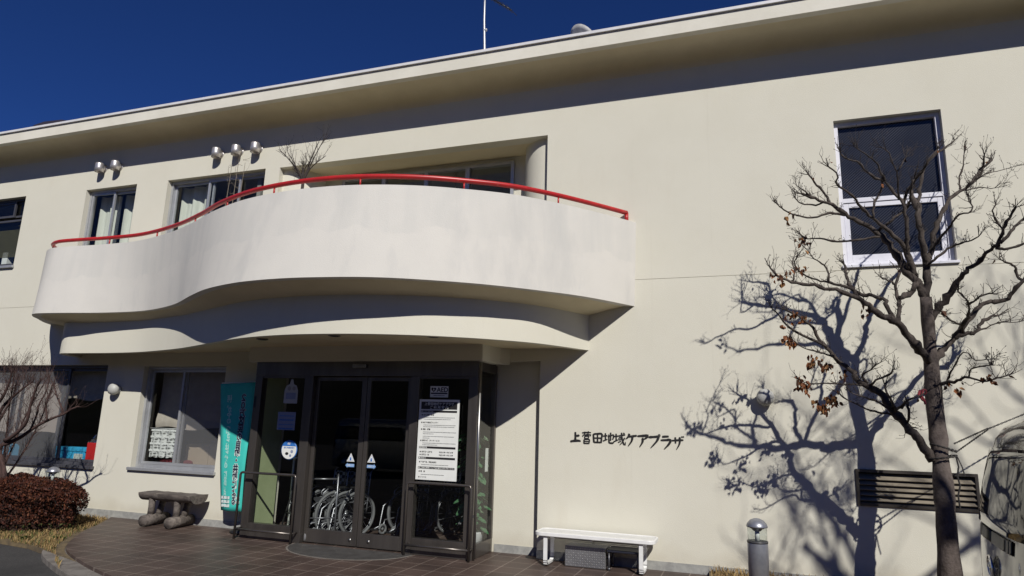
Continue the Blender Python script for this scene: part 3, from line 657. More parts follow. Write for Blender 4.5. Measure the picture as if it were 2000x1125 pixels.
def tri_sign(cx, label, left):
    b = MB(); cz = 1.135; y = yf+.03+.014; cx0 = cx; cz0 = cz
    b.prism([(cx-.085, cz-.07), (cx+.085, cz-.07), (cx, cz+.085)], y-.002, y)
    b.add([(cx-.062, y-.003, cz-.056), (cx+.062, y-.003, cz-.056), (cx, y-.003, cz+.058)], [(0,1,2)], 1)
    b.add([(cx-.056, y-.004, cz-.052), (cx+.056, y-.004, cz-.052), (cx, y-.004, cz+.050)], [(0,1,2)], 0)
    # hand mark
    for dx, h in ((-.014, .03), (-.005, .045), (.005, .042), (.014, .03)): rect(b, cx+dx-.004, cx+dx+.004, cz-.03, cz-.03+h, y-.005, 1)
    rect(b, cx-.018, cx+.018, cz-.048, cz-.022, y-.005, 1)
    z = cz-.14; s = -1 if left else 1
    P = [(cx-s*.085, z-.028), (cx+s*.06, z-.028), (cx+s*.06, z-.045), (cx+s*.105, z), (cx+s*.06, z+.045), (cx+s*.06, z+.028), (cx-s*.085, z+.028)]
    b.prism(P if s > 0 else P[::-1], y-.002, y, 2); put_text(b, "自動ドア", cx, z-.011, y-.004, .034, 0, .0004, 'CENTER')
    b.v = [(cx0+(p[0]-cx0)*.72, p[1], cz0+(p[2]-cz0)*.72) for p in b.v]
    tag(b.build("door_sticker", [PAPER, BLUEP, mat("light_blue_print", (.22, .38, .66))]), label, "sticker")
tri_sign(-5.085, "white triangle and blue arrow sticker on the left sliding door", True)
tri_sign(-4.765, "white triangle and blue arrow sticker on the right sliding door", False)
def hours(b, x0, x1, z0, z1, y):
    r = random.Random(4)
    for k in range(4): greek(b, x0+.03, x1-.03, z1-.06-.06*k, .018 if k % 2 else .01, y, 1, r)
flat_sign("paper_notice", -6.30, -6.0, 1.47, 1.72, yf-.003, [LBLUE, BLUEP], "pale blue paper notice taped to the left entrance glass", "notice", hours, .002)
b = MB(); P = [(-6.23, 1.84), (-6.0, 1.84), (-6.0, 2.02), (-6.03, 2.09), (-6.08, 2.11), (-6.10, 2.18), (-6.13, 2.18), (-6.15, 2.11), (-6.20, 2.09), (-6.23, 2.02)]
b.prism(P, yf-.005, yf-.003); rect(b, -6.20, -6.03, 1.9, 1.99, yf-.006, 1); disc(b, -6.15, 2.05, .03, yf-.006, 2); disc(b, -6.07, 2.05, .028, yf-.006, 2)
tag(b.build("cutout_notice", [mat("dim_white_card", (.45, .46, .46)), LBLUE, mat("grey_drawing", (.30, .29, .28))]), "white cut-out poster with a rounded pointed top on the left entrance glass", "poster")
b = MB(); b.box(-6.715, -6.675, yf-.047, yf-.0455, 1.77, 1.93)
tag(b.build("small_label", INK), "tiny black label on the left steel post of the entrance", "label")
flat_sign("small_notice", -3.2665, -3.2645, 1.02, 1.32, -.02, [PAPER, GREYP], "narrow white notice strip on the side glass of the entrance", "notice", None, .10)

# teal banner seen from behind, so its writing is mirrored
TEAL = mat("teal_banner_cloth", (.045, .54, .47), (.038, .48, .42), 3, .8); 
bn = thing("banner", (-7.25, -.25, .0), "teal vertical banner with mirrored black and white Japanese writing left of the entrance", "banner")
b = MB(); nx, nz = 8, 26
def bpos(u, v):
    x0 = lerp(-7.60, -7.34, v**1.2); x1 = lerp(-6.93, -6.98, v); z = lerp(2.12, .29, v)
    return (lerp(x0, x1, u), -.27+.022*math.sin(u*4+v*3)*(.3+v)+.012*math.sin(v*7), z + .03*u*(1-v))
b.add([bpos(i/nx, j/nz) for j in range(nz+1) for i in range(nx+1)], [(j*(nx+1)+i, j*(nx+1)+i+1, (j+1)*(nx+1)+i+1, (j+1)*(nx+1)+i) for j in range(nz) for i in range(nx)], 0, True)
cl_ = b.build("cloth", TEAL, bn); sm_ = cl_.modifiers.new("thick", 'SOLIDIFY'); sm_.thickness = .002
def btext(mb, s, u, v0, dv, size, m, bold, off, squash=1):
    v = v0
    for ch in s:
        if ch != ' ':
            V, F = text_geo(ch, size, bold, 'CENTER', squash)
            c = bpos(u, v); vs = []
            for a, h in V:
                uu = u - a/.62; vv = v - h/1.83
                q = bpos(uu, vv); vs.append((q[0], q[1]-off, q[2]))
            mb.add(vs, F, m)
        v += dv if ch != ' ' else dv*.45
b = MB()
btext(b, "２０万区民の自助・共助による", .68, .145, .0615, .124, 1, .011, .005); btext(b, "２０万区民の自助・共助による", .68, .145, .0615, .124, 0, .004, .008)
btext(b, "ほどがやの 我が家は家族の 防災拠点", .26, .135, .0470, .094, 2, .0038, .005)
for u in (.20, .40, .82):
    for k in range(3 if u < .8 else 2):
        q = bpos(u, .90+.03*k); b.quad((q[0]-.04, q[1]-.008, q[2]-.02), (q[0]+.04, q[1]-.008, q[2]-.02), (q[0]+.04, q[1]-.008, q[2]+.02), (q[0]-.04, q[1]-.008, q[2]+.02), 1)
btext(b, "保土ケ谷", .20, .905, .026, .04, 0, 0, .012); btext(b, "区役所", .40, .905, .026, .04, 0, 0, .012)
b.build("lettering", [mat("navy_print", (.02, .022, .05)), mat("white_print", (.62, .70, .68)), mat("pale_teal_print", (.42, .72, .66))], bn, fix=False)
b = MB(); b.tube([(-6.94, -.22, .0), (-6.94, -.22, 2.2)], .012, 8); b.tube([(-7.62, -.225, 2.135), (-6.93, -.225, 2.16)], .008, 8); b.build("pole", WHITE, bn)
b = MB(); b.lathe([(.18, 0), (.18, .03), (.10, .07), (.03, .08), (.03, .14)], (-6.94, -.22, 0), 20); b.build("base", BLACK, bn)

# ---------------------------------------------------------------- wall fittings
FROST = mat("frosted_globe", (.44, .44, .42), rough=.5)
def wall_lamp(x, z, label):
    t = thing("wall_lamp", (x, 0, z), label, "lamp", "round lamps on the cream wall")
    b = MB(); b.lathe([(.075, -.0), (.075, .02), (.06, .035)], (x, -.001, z), 20, (0, -1, 0)); b.build("base", ALU, t)
    b = MB(); b.lathe([(.06, .03), (.085, .05), (.098, .08), (.098, .10), (.085, .135), (.05, .158), (.022, .165)], (x, 0, z), 24, (0, -1, 0)); b.build("globe", FROST, t)
wall_lamp(.205, 2.03, "frosted round wall lamp beside the tree shadow on the right wall")
wall_lamp(-10.0, 2.03, "small round wall lamp between the two left ground floor windows")
HOOD = mat("polished_hood", (.66, .63, .62), (.58, .55, .54), 6, .38, metal=.75)
def vent(x, z, first=None):
    t = thing("vent_hood", (x, 0, z), first, "vent hood", "stainless vent hoods under the eaves")
    b = MB(); b.lathe([(.074, z-.095), (.076, z-.02), (.076, z+.05), (.072, z+.066), (.060, z+.076), (.03, z+.081), (.002, z+.082)], (x, -.10, 0), 24)
    b.f = b.f[:-2]; b.m = b.m[:-2]; b.sm = b.sm[:-2]
    o = b.build("hood", HOOD, t); sd = o.modifiers.new("thick", 'SOLIDIFY'); sd.thickness = .004; sd.offset = -1
    b = MB(); b.lathe([(.066, 0), (.066, .09)], (x, -.001, z), 20, (0, -1, 0)); b.lathe([(.078, 0), (.078, .012)], (x, -.001, z), 20, (0, -1, 0)); b.build("duct", HOOD, t)
    b = MB(); b.lathe([(.07, 0), (.07, .004)], (x, -.10, z-.03), 20); b.build("shade_disc", BLACK, t)  # black disc standing for the shade inside the open hood
for x, z, l in ((-11.16, 6.10, "leftmost vent hood of the pair above the small curtained upper window"), (-10.77, 6.10, "right vent hood of the pair above the small curtained upper window"), (-8.44, 6.08, "left vent hood of the three above the wide upper window"), (-8.02, 6.08, "middle vent hood of the three above the wide upper window"), (-7.62, 6.08, "right vent hood of the three above the wide upper window, nearest the balcony plant")):
    vent(x, z, l)
LOUV = mat("brown_louvre", (.30, .26, .20), (.25, .215, .165), 4, .5, metal=.3)
t = thing("louvre_grille", (1.68, 0, .87), "brown metal louvre grille low in the wall behind the tree trunk", "louvre")
b = MB(); x0, x1, z0, z1 = LV; frame(b, x0+.002, x1-.002, z0+.002, z1-.002, -.02, .12, .03); b.build("frame", DSTEEL, t)
for k in range(6):
    z = z1-.075-k*.056
    b = MB(); b.add([(x0+.03, -.015, z-.03), (x1-.03, -.015, z-.03), (x1-.03, .05, z+.032), (x0+.03, .05, z+.032), (x0+.03, -.013, z-.035), (x1-.03, -.013, z-.035), (x1-.03, .054, z+.027), (x0+.03, .054, z+.027)], [(0,1,2,3), (7,6,5,4), (0,4,5,1), (2,6,7,3)])
    b.build("slat", LOUV, t)
b = MB(); b.box(x0+.03, x1-.03, .121, .13, z0, z1); b.build("backing", BLACK, t)

# ---------------------------------------------------------------- roof things
t = thing("antenna", (-3.75, .5, 6.7), "thin grey antenna mast with a dark aerial rising above the roof", "antenna")
b = MB(); b.tube([(-3.70, .5, 6.70), (-3.765, .5, 7.4), (-3.80, .5, 8.1), (-3.82, .5, 9.6)], [.028, .024, .018, .016], 8); b.tube([(-3.765, .5, 7.9), (-3.765, .5, 7.93)], .026, 8); b.tube([(-3.80, .5, 8.4), (-3.87, .5, 9.2)], .006, 6); b.build("mast", ALU, t)
b = MB(); b.tube([(-3.9, .62, 8.7), (-3.30, .42, 8.13)], .011, 6)
for k in range(8):
    f = k/7; p = Vector((-3.9, .62, 8.7)).lerp(Vector((-3.30, .42, 8.13)), f); b.tube([p+Vector((-.03, -.17, -.01)), p+Vector((.03, .17, .01))], .005, 5)
b.build("aerial", BLACK, t)
t = thing("satellite_dish", (-2.15, .55, 6.7), "pale weathered satellite dish just showing over the roof edge", "dish")
b = MB(); c = Vector((-2.12, .5, 7.40)); ax = Vector((-.45, -.35, -.55)).normalized()
b.lathe([(.02, .07), (.14, .055), (.23, .028), (.29, 0)], c, 28, ax); o = b.build("reflector", mat("weathered_grey", (.42, .42, .42), (.30, .30, .31), 7, .6), t)
b = MB(); b.tube([(-2.12, .55, 6.70), (-2.10, .54, 7.36)], .024, 8); b.build("post", ALU, t)
b = MB(); b.tube([(-2.1, .5, 7.2), c+ax*.3], .01, 6); b.lathe([(.03, 0), (.03, .06)], c+ax*.28, 10, ax); b.build("feed_arm", DSTEEL, t)
b = MB(); P = [(-13.3, 7.56), (-12.1, 7.50), (-12.0, 7.38), (-13.4, 7.38)]
b.prism([(-13.85, 7.25), (-12.8, 7.25), (-12.85, 7.45), (-13.0, 7.485), (-13.5, 7.51), (-13.8, 7.47)], .3, .36)
b.tube([(-13.7, .33, 6.79), (-13.7, .33, 7.3)], .02, 6); b.tube([(-12.95, .33, 6.79), (-12.95, .33, 7.3)], .02, 6)
tag(b.build("roof_panel", mat("dark_roof_panel", (.03, .025, .04))), "low dark panel just showing above the roof edge at the far left", "panel")

# ---------------------------------------------------------------- benches and what stands under them
GWOOD = mat("weathered_log", (.16, .135, .118), (.075, .062, .055), 9, .9, 1, 22, stretch=(.35, 2.2, 2.2), c3=(.26, .225, .19), scale3=4, lo3=.55, hi3=.72)
t = thing("log_bench", (-8.2, -.28, 0), "weathered grey bench built from split logs below the lace curtained window", "bench")
b = MB()
n = 14; L_ = 12; vs = []; rn = random.Random(9)
for i in range(L_+1):
    x = lerp(-8.74, -7.72, i/L_); rr = .14+.008*math.sin(i*1.7)
    for k in range(n+1):
        a = math.pi*k/n; vs.append((x, -.30-rr*1.15*math.cos(a), .475-rr*.85*math.sin(a)**.8+.004*math.sin(i*2.1+k)))
    vs.append((x, -.30, .482))
m_ = n+2
b.add(vs, [(i*m_+k, i*m_+(k+1) % m_, (i+1)*m_+(k+1) % m_, (i+1)*m_+k) for i in range(L_) for k in range(m_)] + [tuple(range(m_)), tuple(L_*m_+k for k in range(m_-1, -1, -1))], 0, True)
o = b.build("seat", GWOOD, t); o.modifiers.new("e", 'EDGE_SPLIT').split_angle = RAD(50)
for x in (-8.55, -8.06):
    b = MB(); b.tube([(x+.03, -.52, .085), (x+.01, -.3, .088), (x-.03, -.03, .085)], [.08, .084, .075], 12); b.build("foot", GWOOD, t)
    for dy, y2 in ((-.36, -.37), (-.22, -.14)):
        b = MB(); b.tube([(x, dy, .13), (x+.005, (dy+y2)/2, .27), (x, y2, .44)], [.052, .046, .05], 10); b.build("leg", GWOOD, t)
PERF = None
def perfmat():
    m = bpy.data.materials.new("perforated_white_mesh"); m.use_nodes = True; t = m.node_tree; p = t.nodes["Principled BSDF"]; p.inputs["Base Color"].default_value = (.78, .78, .77, 1); p.inputs["Roughness"].default_value = .45
    tc = t.nodes.new("ShaderNodeTexCoord"); v = t.nodes.new("ShaderNodeTexVoronoi"); v.inputs["Randomness"].default_value = 0; v.inputs["Scale"].default_value = 58
    t.links.new(tc.outputs["Object"], v.inputs["Vector"]); c = t.nodes.new("ShaderNodeMath"); c.operation = 'GREATER_THAN'; c.inputs[1].default_value = .30
    t.links.new(v.outputs["Distance"], c.inputs[0]); t.links.new(c.outputs[0], p.inputs["Alpha"]); return m
t = thing("white_bench", (-1.77, -.25, 0), "white painted metal bench on looped legs against the wall under the lettering", "bench")
b = MB(); x0, x1, y0, y1 = -2.475, -1.045, -.47, -.07; r = .09; poly = []
for cx, cy, a0 in ((x1-r, y1-r, 0), (x0+r, y1-r, 90), (x0+r, y0+r, 180), (x1-r, y0+r, 270)):
    for k in range(7): a = RAD(a0+15*k); poly.append((cx+r*math.cos(a), cy+r*math.sin(a)))
n = len(poly); cx, cy = (x0+x1)/2, (y0+y1)/2; inn = [(cx+(px-cx)*.965, cy+(py-cy)*.82) for px, py in poly]
vs = [(a, c_, z) for z in (.345, .388) for P_ in (poly, inn) for a, c_ in P_]
fs = []
for i in range(n):
    j = (i+1) % n
    fs += [(i, j, n+j, n+i), (2*n+i, 3*n+i, 3*n+j, 2*n+j), (i, 2*n+i, 2*n+j, j), (n+i, n+j, 3*n+j, 3*n+i)]
b.add(vs, fs); st_ = b.build("seat", WHITE, t, .006)
b = MB(); b.add([(a, c_, .383) for a, c_ in inn], [tuple(range(n))]); b.build("mesh_top", perfmat(), st_)
for x in (-2.335, -1.205):
    b = MB(); P = [(x, -.43, .35), (x, -.43, .06), (x, -.415, .035), (x, -.39, .025), (x, -.17, .025), (x, -.145, .035), (x, -.13, .06), (x, -.13, .35)]
    for a, c in zip(P[:-1], P[1:]): b.bar(a, c, .045, .022)
    for q in P[1:-1]: b.box(q[0]-.0225, q[0]+.0225, q[1]-.011, q[1]+.011, q[2]-.011, q[2]+.011)
    b.build("leg", WHITE, t)
b = MB(); b.box(-1.79, -1.775, -.44, -.1, .322, .345); b.build("brace", WHITE, t)
def pts_mat():
    m = mat("tread_plate", (.34, .34, .35), (.27, .27, .28), 4, .38, metal=.7); t = m.node_tree; p = t.nodes["Principled BSDF"]
    return m
TREAD = pts_mat()
t = thing("tread_plate_box", (-1.9, -.2, 0), "grey diamond plate metal step box under the white bench", "box")
x0, x1, y0, y1, z1 = -2.13, -1.64, -.30, -.06, .235
b = MB(); b.box(x0, x1, y0, y1, .004, z1); b.build("body", TREAD, t, .006)
b = MB(); nx_, nz_ = 17, 8
for j in range(nz_):
    for i in range(nx_):
        s_ = 1 if (i+j) % 2 else -1; cx = x0+.02+(x1-x0-.04)*i/(nx_-1); cz = .022+(z1-.044)*j/(nz_-1)
        b.add([(cx-.011, y0-.0005, cz-.006*s_), (cx-.002, y0-.0005, cz+.0045), (cx+.011, y0-.0005, cz+.006*s_), (cx+.002, y0-.0005, cz-.0045), (cx, y0-.004, cz)], [(0,3,4), (3,2,4), (2,1,4), (1,0,4)])
for j in range(7):
    for i in range(nx_):
        s_ = 1 if (i+j) % 2 else -1; cx = x0+.02+(x1-x0-.04)*i/(nx_-1); cy = y0+.022+(y1-y0-.044)*j/6
        b.add([(cx-.011, cy-.006*s_, z1+.0005), (cx-.002, cy+.0045, z1+.0005), (cx+.011, cy+.006*s_, z1+.0005), (cx+.002, cy-.0045, z1+.0005), (cx, cy, z1+.004)], [(0,3,4), (3,2,4), (2,1,4), (1,0,4)])
b.build("tread", mat("tread_bright", (.55, .55, .56), rough=.35, metal=.8), t, fix=False)
b = MB()
for z in (.05, .09, .13, .17): b.box(x1+.001, x1+.02, y0+.03, y1-.03, z, z+.018)
b.build("side_ridge", DSTEEL, t)
t = thing("low_stool", (-1.42, -.2, 0), "low black stool with tubular legs under the right end of the white bench", "stool")
b = MB(); b.box(-1.62, -1.235, -.34, -.05, .205, .235); b.build("seat", mat("black_vinyl", (.018, .02, .032), rough=.4), t, .01)
for x, y in ((-1.595, -.315), (-1.26, -.315), (-1.595, -.075), (-1.26, -.075)):
    b = MB(); b.tube([(x, y, .0), (x, y, .204)], .011, 8); b.lathe([(.017, 0), (.017, .035)], (x, y, 0), 10); b.build("leg", mat("dark_tube", (.10, .10, .11), rough=.35, metal=.6), t)

# guard rails either side of the doors
def guard(xa, xb, y, label):
    t = thing("guard_rail", ((xa+xb)/2, y, 0), label, "guard rail", "steel guard rails at the entrance")
    b = MB(); b.tube([(xa, y, 0), (xa, y, .85), (xa+.012, y, .872), (xa+.03, y, .88), (xb-.03, y, .88), (xb-.012, y, .872), (xb, y, .85), (xb, y, 0)], .017, 10); b.build("frame", DSTEEL, t)
    b = MB(); b.tube([(xa, y, .13), (xb, y, .13)], .016, 10)
    for x in (xa, xb): b.tube([(x, y, .13), (x, yf-.05, .13)], .012, 8)
    b.build("lower_bar", DSTEEL, t)
guard(-6.70, -5.78, yf-.17, "brown steel guard rail in front of the left entrance panel by the banner")
guard(-4.11, -3.235, yf-.14, "brown steel guard rail in front of the notice board panel")

# bollard lights
BOLL = mat("silver_bollard", (.36, .37, .41), (.30, .31, .35), 8, .38, metal=.6)
def bollard(x, y, zb, h, label, scale=1):
    t = thing("bollard_light", (x, y, zb), label, "bollard light", "silver bollard lights along the wall")
    r = .092*scale; g0 = zb+h*.745; g1 = zb+h*.905
    b = MB(); b.lathe([(r, zb-.05), (r, g0-.015), (r*.98, g0)], (x, y, 0), 28); b.build("post", BOLL, t)
    b = MB(); b.lathe([(r*1.03, g0-.012), (r*1.03, g0+.004), (r*.6, g0+.006)], (x, y, 0), 28); b.build("collar", mat("dark_collar", (.06, .06, .065), rough=.4), t)
    b = MB(); b.lathe([(r*.95, g0+.004), (r*.95, g1)], (x, y, 0), 28); b.build("glass", GLASS, t)
    b = MB(); b.lathe([(.022, g0+.006), (.022, g0+.1), (.012, g0+.11)], (x, y, 0), 12); b.build("tube", PAPER, t)
    b = MB(); b.lathe([(.035, g1-.035), (r*.5, g1-.02), (r*.9, g1-.003), (r*1.04, g1), (r*1.04, g1+.008), (r*.95, g1+.03), (r*.66, g1+.06), (r*.3, g1+.075), (.003, g1+.079)], (x, y, 0), 28); b.build("cap", BOLL, t)
bollard(.04, -1.5, .03, .80, "silver bollard light with a clear top in the dry grass before the right wall")
bollard(-10.16, -.78, -.03, .83, "silver bollard light half hidden behind the reddish hedge")

# ---------------------------------------------------------------- plants
def leaf_mats(name, cols): return [mat(name+"_leaf", c, tuple(x*.6 for x in c), 9, .7, spec=.3) for c in cols]
rnd = random.Random(11)
hg = thing("hedge", (-9.35, -1.30, -.03), "rounded reddish brown clipped azalea hedge at the left edge", "hedge")
HM = leaf_mats("russet", [(.090, .024, .012), (.060, .017, .010), (.135, .045, .018), (.036, .014, .009), (.06, .07, .018)])
b = MB()
def hedge_r(x, y):
    return 1
cxh, cyh, ax_, ay_, hz_ = -10.45, -1.22, 1.28, .70, .70
for k in range(34000):
    a = rnd.uniform(0, 2*math.pi); z = rnd.random()**.7; q = rnd.uniform(.82, 1.02)
    bump = 1+.05*math.sin(a*7+z*5)+.04*math.sin(a*13+2)+.03*math.sin(a*3+z*11)
    if rnd.random() < .45:         # top
        rr = math.sqrt(rnd.random()); ex = (rr**2.6)
        x = cxh+ax_*rr*math.cos(a)*bump; y = cyh+ay_*rr*math.sin(a)*bump; zz = .68*(1-.30*ex)*(1+.04*math.sin(x*9)+.04*math.sin(y*12+x*4))*rnd.uniform(.93, 1.03)
    else:
        prof_ = (1-max(0, z-.62)**1.6*1.1)*(.88+.12*min(1, z*3))
        x = cxh+ax_*prof_*q*math.cos(a)*bump; y = cyh+ay_*prof_*q*math.sin(a)*bump; zz = .66*z
    l = rnd.uniform(.016, .032); u = Vector((rnd.gauss(0, 1), rnd.gauss(0, 1), rnd.gauss(.4, 1))).normalized(); v = u.orthogonal().normalized()*(l*.42)
    v.rotate(Matrix.Rotation(rnd.uniform(0, 6), 3, u)); c = Vector((x, y, zz-.03)); tip = c+u*l
    m = rnd.choice((0, 0, 1, 1, 2, 3)) if zz > .12 or rnd.random() < .5 else 4
    b.add([c-u*l*.6, c+v, tip, c-v], [(0,1,2,3)], m)
b.build("foliage", HM, hg, fix=False)
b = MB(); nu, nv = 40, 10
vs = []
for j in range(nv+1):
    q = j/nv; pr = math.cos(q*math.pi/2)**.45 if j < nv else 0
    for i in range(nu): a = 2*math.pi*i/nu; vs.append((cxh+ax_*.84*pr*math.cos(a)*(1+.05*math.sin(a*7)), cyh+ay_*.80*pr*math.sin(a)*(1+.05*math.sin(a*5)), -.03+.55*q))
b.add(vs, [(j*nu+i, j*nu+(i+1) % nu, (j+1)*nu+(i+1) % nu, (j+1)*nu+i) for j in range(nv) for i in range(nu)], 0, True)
b.build("inner_core", mat("dark_hedge_core", (.022, .011, .008), (.04, .018, .012), 60, 1, 1, 40), hg)  # solid dark core added so the foliage is not see-through
b = MB()
for k in range(70):
    a = rnd.uniform(0, 6.28); rr = rnd.uniform(.1, .95); x, y = cxh+ax_*rr*math.cos(a), cyh+ay_*rr*math.sin(a)
    b.tube([(cxh+ax_*rr*.7*math.cos(a), cyh+ay_*rr*.7*math.sin(a), -.05), (x, y, .3), (x+rnd.uniform(-.08, .08), y+rnd.uniform(-.05, .05), .66-.22*rr+rnd.uniform(-.03, .08))], [.008, .006, .0025], 5)
b.build("stems", BARK, hg)
GRN = leaf_mats("weed", [(.09, .13, .025), (.06, .09, .02)])
def weed(x, y, n, s, label):
    b = MB()
    for k in range(n):
        a = rnd.uniform(0, 6.28); l = s*rnd.uniform(.5, 1); wd = l*.16; d = Vector((math.cos(a), math.sin(a), rnd.uniform(.3, 1.2))).normalized(); sd = Vector((-math.sin(a), math.cos(a), 0))
        o = Vector((x+rnd.uniform(-.05, .05), y+rnd.uniform(-.03, .03), -.03)); mid = o+d*l*.6; tip = o+d*l+Vector((0, 0, -l*.25))
        b.add([o-sd*wd*.3, o+sd*wd*.3, mid+sd*wd, mid-sd*wd, tip], [(0,1,2,3), (3,2,4)], rnd.randint(0, 1))
    tag(b.build("weed", GRN, fix=False), label, "weed", "green weeds below the hedge")
weed(-9.6, -1.93, 26, .17, "green leafy weed below the hedge at the left edge of the view")
weed(-9.05, -1.85, 22, .12, "low green tuft at the front foot of the hedge")
weed(-8.75, -1.62, 34, .10, "flat green tuft beside the hedge shadow")

TWIG = mat("twig_bark", (.055, .042, .036), (.035, .027, .024), 20, .9)
RTWIG = mat("reddish_twig", (.075, .040, .034), (.05, .028, .025), 20, .9)
def twig(b, p, d, l, r, depth, rnd, up=.5, m=0):
    n = 4; P = [Vector(p)]; R = [r]; d = Vector(d).normalized()
    for i in range(n):
        d = (d + Vector((rnd.gauss(0, .19), rnd.gauss(0, .19), rnd.gauss(up*.14, .17)))).normalized()
        P.append(P[-1]+d*(l/n)); R.append(max(r*(1-.6*(i+1)/n), .0013))
    b.tube(P, R, 5 if r > .005 else 4, m, caps=False)
    if depth > 0:
        for k in range(rnd.randint(2, 4)):
            i = rnd.randint(1, n); s = Vector((rnd.gauss(0, .8), rnd.gauss(0, .8), rnd.gauss(.3, .5)))
            twig(b, P[i], (P[i]-P[i-1]).normalized()+s, l*rnd.uniform(.35, .65), max(R[i]*.75, .0014), depth-1, rnd, up, m)
    else:
        if rnd.random() < .5:      # bud
            q = P[-1]; e = (P[-1]-P[-2]).normalized()*.008; b.tube([q-e*.3, q+e*.6, q+e*1.4], [.0018, .0038, .0012], 4, m, caps=False)

